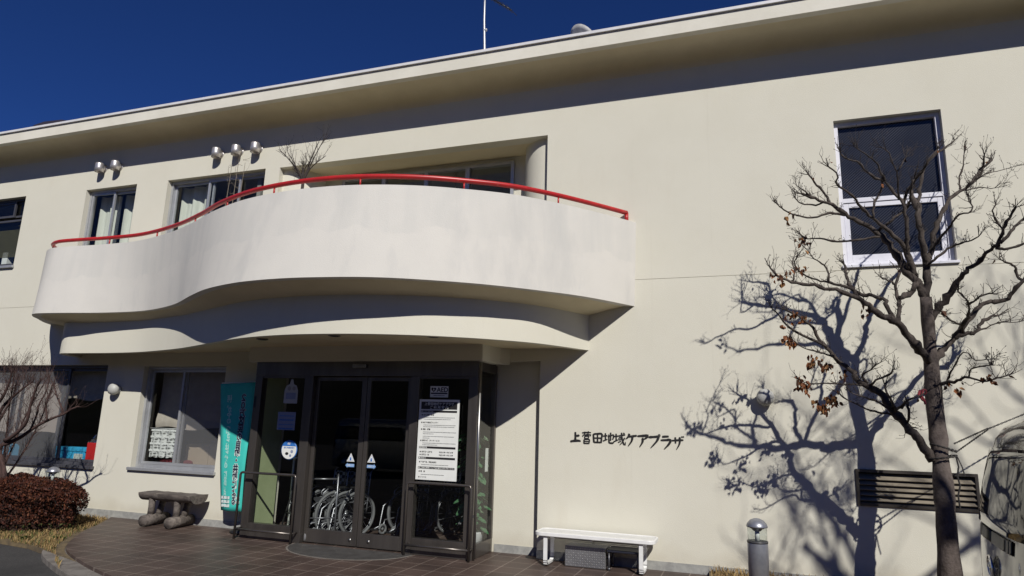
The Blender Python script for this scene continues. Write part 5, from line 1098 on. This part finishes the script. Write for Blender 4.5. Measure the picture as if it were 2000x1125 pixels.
# ---------------------------------------------------------------- behind the ground floor windows
def shade(x0, x1, y, z0, z1, label, folds=True):
    b = MB(); nx, nz = 40, 22; vs = []; r = random.Random(int(abs(x0)*100))
    for j in range(nz+1):
        v = j/nz
        for i in range(nx+1):
            u = i/nx; sag = .035*math.sin(u*math.pi*3)*v; d = (.045*max(0, v-.62)/.38)*math.sin(v*60+u*2) if folds else .004*math.sin(v*30)
            vs.append((lerp(x0, x1, u), y-abs(d)+.006*math.sin(u*17+v*5), lerp(z1, z0, v)+sag*(.7 if v > .6 else .2)))
    b.add(vs, [(j*(nx+1)+i, j*(nx+1)+i+1, (j+1)*(nx+1)+i+1, (j+1)*(nx+1)+i) for j in range(nz) for i in range(nx)], 0, True)
    tag(b.build("roman_shade", mat("beige_shade", (.50, .44, .38), (.44, .385, .33), 6, .9), fix=False), label, "blind", "beige fabric shades")
shade(-9.40, -7.84, .33, 1.42, 2.4, "beige fabric shade pulled up behind the lace curtain window")
shade(-11.62, -10.33, .34, 1.86, 2.44, "beige fabric shade above the blue box in the left window")
shade(-13.88, -11.68, .34, 1.25, 2.44, "long beige fabric shade lowered behind the screened part of the left window", False)
def lacemat():
    m = bpy.data.materials.new("white_lace"); m.use_nodes = True; t = m.node_tree; p = t.nodes["Principled BSDF"]; p.inputs["Base Color"].default_value = (.78, .78, .76, 1); p.inputs["Roughness"].default_value = .9
    tc = t.nodes.new("ShaderNodeTexCoord"); mp = t.nodes.new("ShaderNodeMapping"); mp.inputs["Scale"].default_value = (13, 0, 22); t.links.new(tc.outputs["Object"], mp.inputs[0])
    v = t.nodes.new("ShaderNodeTexVoronoi"); v.inputs["Randomness"].default_value = .35; v.inputs["Scale"].default_value = 1; t.links.new(mp.outputs[0], v.inputs["Vector"])
    r = t.nodes.new("ShaderNodeMapRange"); r.inputs[1].default_value = .2; r.inputs[2].default_value = .5; r.inputs[3].default_value = .15; r.inputs[4].default_value = .85
    t.links.new(v.outputs["Distance"], r.inputs[0]); t.links.new(r.outputs[0], p.inputs["Alpha"]); return m
b = MB(); n = 60; vs = []
for k in range(5):
    z = 1.40-.11*k
    for i in range(n+1):
        x = lerp(-9.40, -8.72, i/n); vs.append((x, .24+.012*math.sin(x*40), z-(.02*abs(math.sin(x*26)) if k == 4 else 0)))
b.add(vs, [(k*(n+1)+i, k*(n+1)+i+1, (k+1)*(n+1)+i+1, (k+1)*(n+1)+i) for k in range(4) for i in range(n)])
LACE = lacemat()
lc_ = thing("lace_curtain", (-9.06, .24, .95), "white tiered lace cafe curtain in the lower left of the window above the log bench", "curtain")
b.build("lace", LACE, lc_, fix=False)
b = MB(); b.tube([(-9.45, .24, 1.412), (-8.68, .24, 1.412)], .006, 6); b.build("rod", WHITE, lc_)
b = MB()
for z in (1.395, 1.29, 1.18, 1.07):
    for i in range(20):
        x = lerp(-9.40, -8.74, i/20); b.add([(x, .232, z), (x+.033, .232, z), (x+.033, .232, z-.022), (x+.0165, .232, z-.04), (x, .232, z-.022)], [(0,1,2,3,4)])
b.build("scallop", mat("dense_lace", (.80, .80, .78), rough=.9), lc_, fix=False)
b = MB()
b.box(-8.98, -8.0, .62, .95, .02, 1.17); b.box(-8.98, -8.5, .60, .62, .1, 1.16); b.box(-8.49, -8.0, .60, .62, .1, 1.16)
tag(b.build("cabinet", mat("beige_cabinet", (.55, .46, .34), (.5, .42, .31), 3, .6)), "beige two door cabinet behind the screened sash above the log bench", "cabinet")
b = MB(); b.box(-8.22, -7.98, .70, .72, 1.18, 1.42); tag(b.build("blue_folder", mat("pale_blue_card", (.30, .50, .66))), "pale blue folder standing on the beige cabinet", "folder")
b = MB(); b.box(-9.30, -8.78, .36, .60, .76, .90); tag(b.build("red_cushion", mat("dark_red_cloth", (.22, .03, .04), rough=.9), None, .04), "dark red cushion just under the lace curtain", "cushion")
SKYB = mat("bright_blue_box", (.045, .42, .72), (.04, .38, .66), 5, .5)
t = thing("blue_box", (-11.2, .42, .77), "bright blue box with a pale label on the sill of the left window", "box")
b = MB(); b.box(-11.70, -10.99, .36, .52, .80, .955); b.build("body", SKYB, t, .006); b = MB(); b.box(-11.715, -10.975, .35, .53, .957, 1.03); b.build("lid", SKYB, t, .006); b = MB(); b.box(-11.24, -11.03, .356, .359, .80, .92); b.build("label", mat("pale_label", (.6, .66, .62)), t)
b = MB(); b.box(-14.2, -13.0, .45, .62, .8, 1.02); tag(b.build("blue_box", SKYB, None, .01), "blue box low behind the shrub at the left edge", "box")
t = thing("red_bin", (-10.66, .40, .77), "bright red container with crumpled foil at the right of the left window", "container")
b = MB(); b.box(-10.93, -10.70, .33, .49, .79, 1.12); b.build("body", mat("bright_red_plastic", (.55, .02, .02), rough=.4), t, .01)
b = MB(); r = random.Random(3); vs = []
for j in range(7):
    for i in range(9): vs.append((-10.96+.30*i/8+r.gauss(0, .012), .36+.1*j/6+r.gauss(0, .01), 1.11+.10*math.sin(math.pi*i/8)*math.sin(math.pi*(j+.5)/7)+r.gauss(0, .025)))
b.add(vs, [(j*9+i, j*9+i+1, j*9+i+10, j*9+i+9) for j in range(6) for i in range(8)]); b.build("foil", mat("silver_foil", (.7, .7, .7), rough=.2, metal=1), t, fix=False)

# ---------------------------------------------------------------- in the lobby
RUB = mat("grey_rubber", (.15, .15, .155), rough=.8); CHR = mat("chrome_tube", (.26, .26, .28), rough=.35, metal=.7); BCL = mat("dark_cloth", (.02, .02, .024), (.03, .03, .035), 9, .9)
def checkmat():
    m = mat("tartan_cloth", (.3, .3, .3), rough=.9); t = m.node_tree; p = t.nodes["Principled BSDF"]; tc = t.nodes.new("ShaderNodeTexCoord"); c = t.nodes.new("ShaderNodeTexChecker"); c.inputs["Scale"].default_value = 22
    c.inputs[1].default_value = (.03, .03, .035, 1); c.inputs[2].default_value = (.42, .42, .40, 1); t.links.new(tc.outputs["Object"], c.inputs[0]); t.links.new(c.outputs[0], p.inputs["Base Color"]); return m
TART = checkmat()
def wheelchair(label):
    t = thing("wheelchair", (0, 0, 0), label, "wheelchair", "folded wheelchairs in the lobby")
    for x in (-.17, .17):
        b = MB(); b.torus((x, 0, .30), (1, 0, 0), .30, .021, 36, 8); w = b.build("wheel", RUB, t)
        b = MB(); b.torus((x, 0, .30), (1, 0, 0), .268, .007, 32, 6); b.lathe([(.03, -.03), (.03, .03)], (x, 0, .30), 12, (1, 0, 0))
        for k in range(16): a = 2*math.pi*k/16; b.tube([(x, .03*math.cos(a+.6), .30+.03*math.sin(a+.6)), (x, .255*math.cos(a), .30+.255*math.sin(a))], .0024, 4)
        b.build("rim", CHR, w)
        b = MB(); b.torus((x*.8, -.42, .08), (1, 0, 0), .06, .018, 18, 7); b.lathe([(.02, -.012), (.02, .012)], (x*.8, -.42, .08), 10, (1, 0, 0)); b.build("caster", RUB, t)
        b = MB(); b.tube([(x, .24, .93), (x, .20, .88), (x, .17, .46), (x, .16, .30)], .011, 8); b.tube([(x, .17, .47), (x, -.30, .47), (x, -.40, .40), (x, -.45, .12), (x, -.55, .09)], .011, 8)
        b.tube([(x, .19, .66), (x, -.12, .66), (x, -.20, .60), (x, -.20, .47)], .010, 8); b.tube([(x, .16, .24), (x, -.36, .20), (x*.8, -.42, .08)], .010, 8); b.build("frame", CHR, t)
        b = MB(); b.tube([(x, .22, .92), (x, .34, .925)], .016, 8); b.build("handgrip", BLACK, t)
        b = MB(); b.box(x-.022, x+.022, -.14, .15, .665, .69); b.build("armrest", BLACK, t, .006)
        b = MB(); b.box(x-.05, x+.05, -.60, -.48, .075, .09); b.build("footplate", BLACK, t)
    b = MB(); b.add([(-.17, .15, .46), (0, .15, .53), (.17, .15, .46), (-.17, -.28, .46), (0, -.28, .53), (.17, -.28, .46)], [(0,1,4,3), (1,2,5,4)]); b.build("seat", BCL, t)
    b = MB(); b.add([(-.17, .175, .50), (0, .24, .50), (.17, .175, .50), (-.17, .20, .88), (0, .27, .88), (.17, .20, .88)], [(0,1,4,3), (1,2,5,4)]); b.build("backrest", TART, t)
    return t
wc = wheelchair("folded tartan backed wheelchair nearest the left sliding door")
spots = [(-5.86, .24, -22), (-5.71, .31, -22), (-5.56, .38, -22), (-4.86, .95, -20), (-4.50, 1.30, -20)]
labs = [None, "second folded wheelchair of the row, behind the nearest one", "third folded wheelchair of the row, seen at the middle door stile", "fourth folded wheelchair, dim behind the right sliding door", "farthest folded wheelchair, in the darkest part of the lobby"]
for k, ((x, y, a), l) in enumerate(zip(spots, labs)):
    o = wc if k == 0 else copy_tree(wc)
    o.location = (x, y, 0); o.rotation_euler = (0, 0, RAD(a))
    if l: o['label'] = l
def walker(x, y, rz, label, fm, cm):
    t = thing("walking_frame", (x, y, 0), label, "rollator"); 
    b = MB()
    for s in (-.19, .19):
        b.tube([(x+s, y+.06, .80), (x+s, y+.03, .86), (x+s, y-.04, .87), (x+s, y-.10, .84), (x+s, y-.12, .5), (x+s, y-.22, .10)], .013, 8)
        b.tube([(x+s, y-.05, .62), (x+s, y+.12, .35), (x+s, y+.20, .10)], .012, 8); b.tube([(x+s, y-.13, .42), (x+s, y+.10, .40)], .009, 6)
    b.tube([(x-.19, y+.06, .80), (x+.19, y+.06, .80)], .012, 8); b.tube([(x-.19, y-.17, .3), (x+.19, y-.17, .3)], .009, 6); b.tube([(x-.19, y+.17, .2), (x+.19, y+.17, .2)], .009, 6)
    b.build("frame", fm, t)
    for s in (-.19, .19):
        for yy in (-.23, .21): b = MB(); b.torus((x+s, y+yy, .07), (1, 0, 0), .052, .018, 18, 7); b.lathe([(.025, -.01), (.025, .01)], (x+s, y+yy, .07), 10, (1, 0, 0), 1); b.build("wheel", [RUB, CHR], t)
    if fm is not CHR:
        b = MB(); b.box(x-.17, x+.17, y-.12, y+.10, .41, .445); b.build("seat", cm, t, .01)
        b = MB(); b.box(x-.16, x+.16, y-.10, y+.06, .20, .40); b.build("bag", cm, t, .02)
    t.rotation_euler = (0, 0, RAD(rz)); return t
walker(-5.70, -.13, 35, "pale framed wheeled walking frame just inside the left sliding door", CHR, BCL)
walker(-6.12, .02, -30, "black folded wheeled walker behind the left guard rail", mat("dark_frame", (.06, .06, .065), rough=.35, metal=.6), BCL)
t = thing("sanitiser_stand", (-6.45, .15, 0), "thin white stand with a flat base before the green partition", "stand")
b = MB(); b.lathe([(.16, .0), (.16, .02), (.06, .05), (.02, .09)], (-6.45, .15, 0), 20); b.build("base", PAPER, t); b = MB(); b.tube([(-6.45, .15, .05), (-6.45, .15, 1.05)], .016, 8); b.build("pole", PAPER, t)
b = MB(); b.box(-6.53, -6.37, .09, .21, 1.05, 1.07); b.lathe([(.04, 1.07), (.04, 1.2), (.012, 1.22), (.012, 1.26)], (-6.45, .15, 0), 14); b.build("dispenser", PAPER, t)
t = thing("lobby_plant", (-3.46, .02, 0), "broad leaved green plant in a white pot inside the entrance corner", "potted plant"); r = random.Random(12)
b = MB(); b.lathe([(.085, .002), (.115, .24), (.12, .25), (.10, .25), (.095, .21)], (-3.44, .04, 0), 20); b.build("pot", WHITE, t)
b = MB()
for k in range(130):
    z = r.uniform(.28, 1.5); rad = r.uniform(.03, .2); a = r.uniform(0, 6.28); c = Vector((-3.49+rad*1.0*math.cos(a), .02+rad*.7*math.sin(a), z)); l = r.uniform(.09, .16); d = Vector((math.cos(a), math.sin(a)*.8, -r.uniform(.3, 1.2))).normalized(); s = d.cross(Vector((0, 0, 1))).normalized()*l*.40; n_ = s.cross(d).normalized()*.012
    b.add([c, c+d*l*.3+s, c+d*l*.7+s*.8, c+d*l, c+d*l*.7-s*.8, c+d*l*.3-s, c+d*l*.45-n_], [(0,1,6), (1,2,6), (2,3,6), (3,4,6), (4,5,6), (5,0,6)], 0 if r.random() < .7 else 1)
b.build("foliage", [mat("deep_green_leaf", (.04, .12, .05), (.09, .20, .10), 30, .4), mat("variegated_leaf", (.26, .34, .22), (.03, .09, .04), 40, .4)], t, fix=False)
b = MB(); b.tube([(-3.44, .04, .2), (-3.47, .03, .9), (-3.45, .04, 1.5)], .016, 7); b.build("stem", mat("green_stem", (.06, .10, .03), rough=.6), t)

# ---------------------------------------------------------------- vehicles
def car(x, y, L, Wd, H, paint, label, name="parked_minivan"):
    """nose towards +x; rear face about x; y is the centre line"""
    t = thing(name, (x, y, -.09), label, "car"); z0 = -.09
    def outline(z, n=144, grow=0):
        v = (z-z0)/H
        rear = .035 + .75*max(0, v-.50)**2.1 + .05*max(0, .30-v)
        front = L - .03 - (1.9*max(0, v-.56)**1.15 if v > .56 else 0) - .06*max(0, .3-v) - .25*max(0, v-.42)*(v <= .56) - (.035 if v > .56 else 0)
        hw = Wd/2*(1-.16*max(0, v-.52)**1.25*1.7) * (1-.05*max(0, .25-v)*4)
        c = (rear+front)/2; a = (front-rear)/2; out = []
        for k in range(n):
            th = 2*math.pi*k/n; e = 2/8; cs, sn_ = math.cos(th), math.sin(th)
            px = c + (a+grow)*math.copysign(abs(cs)**e, cs); py = (hw+grow)*math.copysign(abs(sn_)**e, sn_)
            # bowed tail
            if px < rear+.5: px += .05*(py/hw)**2*(1-(px-rear)/.5)
            out.append((x+px, y+py, z))
        return out
    n = 144; zs = [.20, .24, .34, .5, .65, .8, .92, 1.0, 1.06, 1.2, 1.35, H*.81, H*.88, H*.93, H-.07, H-.025, H]
    b = MB(); vs = []
    for i, z in enumerate(zs):
        o = outline(z+z0)
        if i >= len(zs)-3:
            s = (.985, .95, .86)[i-len(zs)+3]; cx = sum(p[0] for p in o)/n
            o = [(cx+(p[0]-cx)*s, y+(p[1]-y)*s, p[2]) for p in o]
        vs += o
    b.add(vs, [(r*n+k, r*n+(k+1) % n, (r+1)*n+(k+1) % n, (r+1)*n+k) for r in range(len(zs)-1) for k in range(n)] + [tuple(range(n)), tuple((len(zs)-1)*n+k for k in range(n-1, -1, -1))], 0, True)
    body = b.build("body", paint, t)
    def patch(name, th0, th1, za, zb, m, grow=.006, par=None, nz=6, nk=24, thick=.012):
        b = MB(); vs = []
        for j in range(nz+1):
            z = lerp(za, zb, j/nz)+z0; o = outline(z, 720, grow)
            for k in range(nk+1): vs.append(o[int(round(lerp(th0, th1, k/nk)*2)) % 720])
        b.add(vs, [(j*(nk+1)+k, j*(nk+1)+k+1, (j+1)*(nk+1)+k+1, (j+1)*(nk+1)+k) for j in range(nz) for k in range(nk)], 0, True)
        o = b.build(name, m, par or t); sdf = o.modifiers.new("thick", 'SOLIDIFY'); sdf.thickness = thick; sdf.offset = 0; return o
    CG = mat("car_glass", (.012, .013, .015), rough=.03, spec=.6); TR = mat("black_trim", (.012, .012, .012), rough=.35); CHm = mat("car_chrome", (.7, .7, .7), rough=.12, metal=1); LMP = mat("rear_lamp", (.30, .02, .02), rough=.1); CLR = mat("clear_lamp", (.6, .6, .6), rough=.1)
    patch("rear_window", 164, 196, 1.27 if H > 1.82 else 1.10, H*.90, CG); patch("windscreen", -28, 28, 1.08, H*.9, CG)
    for a, c in ((50, 85), (88, 118), (121, 140)): patch("side_window", a, c, 1.10, H*.855, CG); patch("side_window", -c, -a, 1.10, H*.855, CG)
    k_ = 1.05; patch("garnish", 177, 183, 1.14*k_, 1.195*k_, TR, .004, thick=.006); patch("bumper", 118, 242, .22, .50, paint, .02, thick=.02); patch("bumper", -62, 62, .22, .52, paint, .02, thick=.02)
    for a, c in ((140, 152), (208, 220)): patch("tail_lamp", a, c, .80, 1.35, LMP, .008)
    for a, c in ((20, 42), (-42, -20)): patch("headlamp", a, c, .70, .86, CLR, .01)
    # rear badge: three rings
    q = outline(1.03*k_+z0, 720, 0)[360]; bx = q[0]-.012; b = MB(); bz = 1.03*k_+z0
    def ring(cy, cz, ry, rz, rr): b.tube([(bx, cy+ry*math.cos(a), cz+rz*math.sin(a)) for a in [2*math.pi*i/28 for i in range(28)]], rr, 6, closed=True)
    ring(y, bz, .062, .056, .006); ring(y, bz+.016, .040, .020, .005); ring(y, bz, .016, .048, .005); b.build("badge", CHm, t)
    b = MB(); b.box(q[0]-.02, q[0]-.006, y-.165, y+.165, .76*k_+z0, .925*k_+z0); b.build("number_plate", PAPER, t, .004)
    for sx in (.78, L-.85):
        for s in (-1, 1):
            cy = y+s*(Wd/2-.10); b = MB(); b.lathe([(.20, -.11), (.29, -.11), (.315, -.08), (.315, .08), (.29, .112), (.20, .112)], (x+sx, cy, .315+z0), 28, (0, s, 0)); w = b.build("wheel", TR, t)
            b = MB(); b.lathe([(.06, .114), (.20, .118), (.205, .10)], (x+sx, cy, .315+z0), 20, (0, s, 0))
            b.build("rim", CHm, w)
            b = MB(); b.torus((x+sx, cy+s*.095, .33+z0), (0, 1, 0), .345, .02, 28, 6); b.build("wheel_arch", TR, t)
    for s in (-1, 1):
        for px in (1.55, 2.7): b = MB(); b.box(x+px, x+px+.16, y+s*(Wd/2+.006)-.012, y+s*(Wd/2+.006)+.012, .93+z0, .955+z0); b.build("handle", CHm, t, .005)
    for s in (-1, 1): b = MB(); b.box(x+L-1.35, x+L-1.2, y+s*(Wd/2+.02), y+s*(Wd/2+.20), 1.08+z0, 1.22+z0); b.build("mirror", paint, t, .03)
    return t
DARKP = mat("dark_car_paint", (.030, .029, .026), rough=.12, spec=.9); DARKP.node_tree.nodes["Principled BSDF"].inputs["Coat Weight"].default_value = .6; DARKP.node_tree.nodes["Principled BSDF"].inputs["Coat Roughness"].default_value = .03
SILV = mat("silver_car_paint", (.55, .56, .57), rough=.2, metal=.4)
car(1.095, -4.30, 4.3, 1.69, 1.85, DARKP, "dark glossy minivan at the right edge, its tailgate mirroring the wall and tree").rotation_euler = (0, 0, RAD(-7))
car(-13.6, -13.2, 4.3, 1.69, 1.8, SILV, "silver minivan parked opposite the building, seen only mirrored in the door glass")
car(-8.3, -14.6, 4.2, 1.68, 1.6, mat("white_car_paint", (.75, .75, .74), rough=.2), "white car parked opposite the building, seen only mirrored in the glass", "parked_car")

# second bare tree, right of the picture: its soft shadow falls on the wall by the car
rnd = random.Random(77)
st = thing("bare_tree", (6.5, -5.4, -.09), "second bare tree outside the view whose soft shadow falls on the right wall", "tree")
b = MB()
def grow(p, d, l, r, depth):
    n = 5; P = [Vector(p)]; R = [r]; d = Vector(d).normalized()
    for i in range(n):
        d = (d+Vector((rnd.gauss(0, .12), rnd.gauss(0, .12), rnd.gauss(.06, .1)))).normalized(); P.append(P[-1]+d*l/n); R.append(r*(1-.35*(i+1)/n))
    b.tube(P, R, 8 if r > .03 else 5, caps=False)
    if depth:
        for k in range(3 if depth > 1 else 4):
            i = rnd.randint(2, n); s = Vector((rnd.gauss(0, .7), rnd.gauss(0, .7), rnd.gauss(.25, .35))); grow(P[i], d*.7+s, l*rnd.uniform(.55, .8), R[i]*.62, depth-1)
grow((6.5, -5.4, -.1), (0, 0, 1), 3.8, .2, 5)
for k in range(4): grow((6.5, -5.4, 3.6+.45*k), (rnd.gauss(-.6, 1), rnd.gauss(0, .5), .6), 2.4, .09, 4)
b.build("trunk", BARK, st, fix=False)
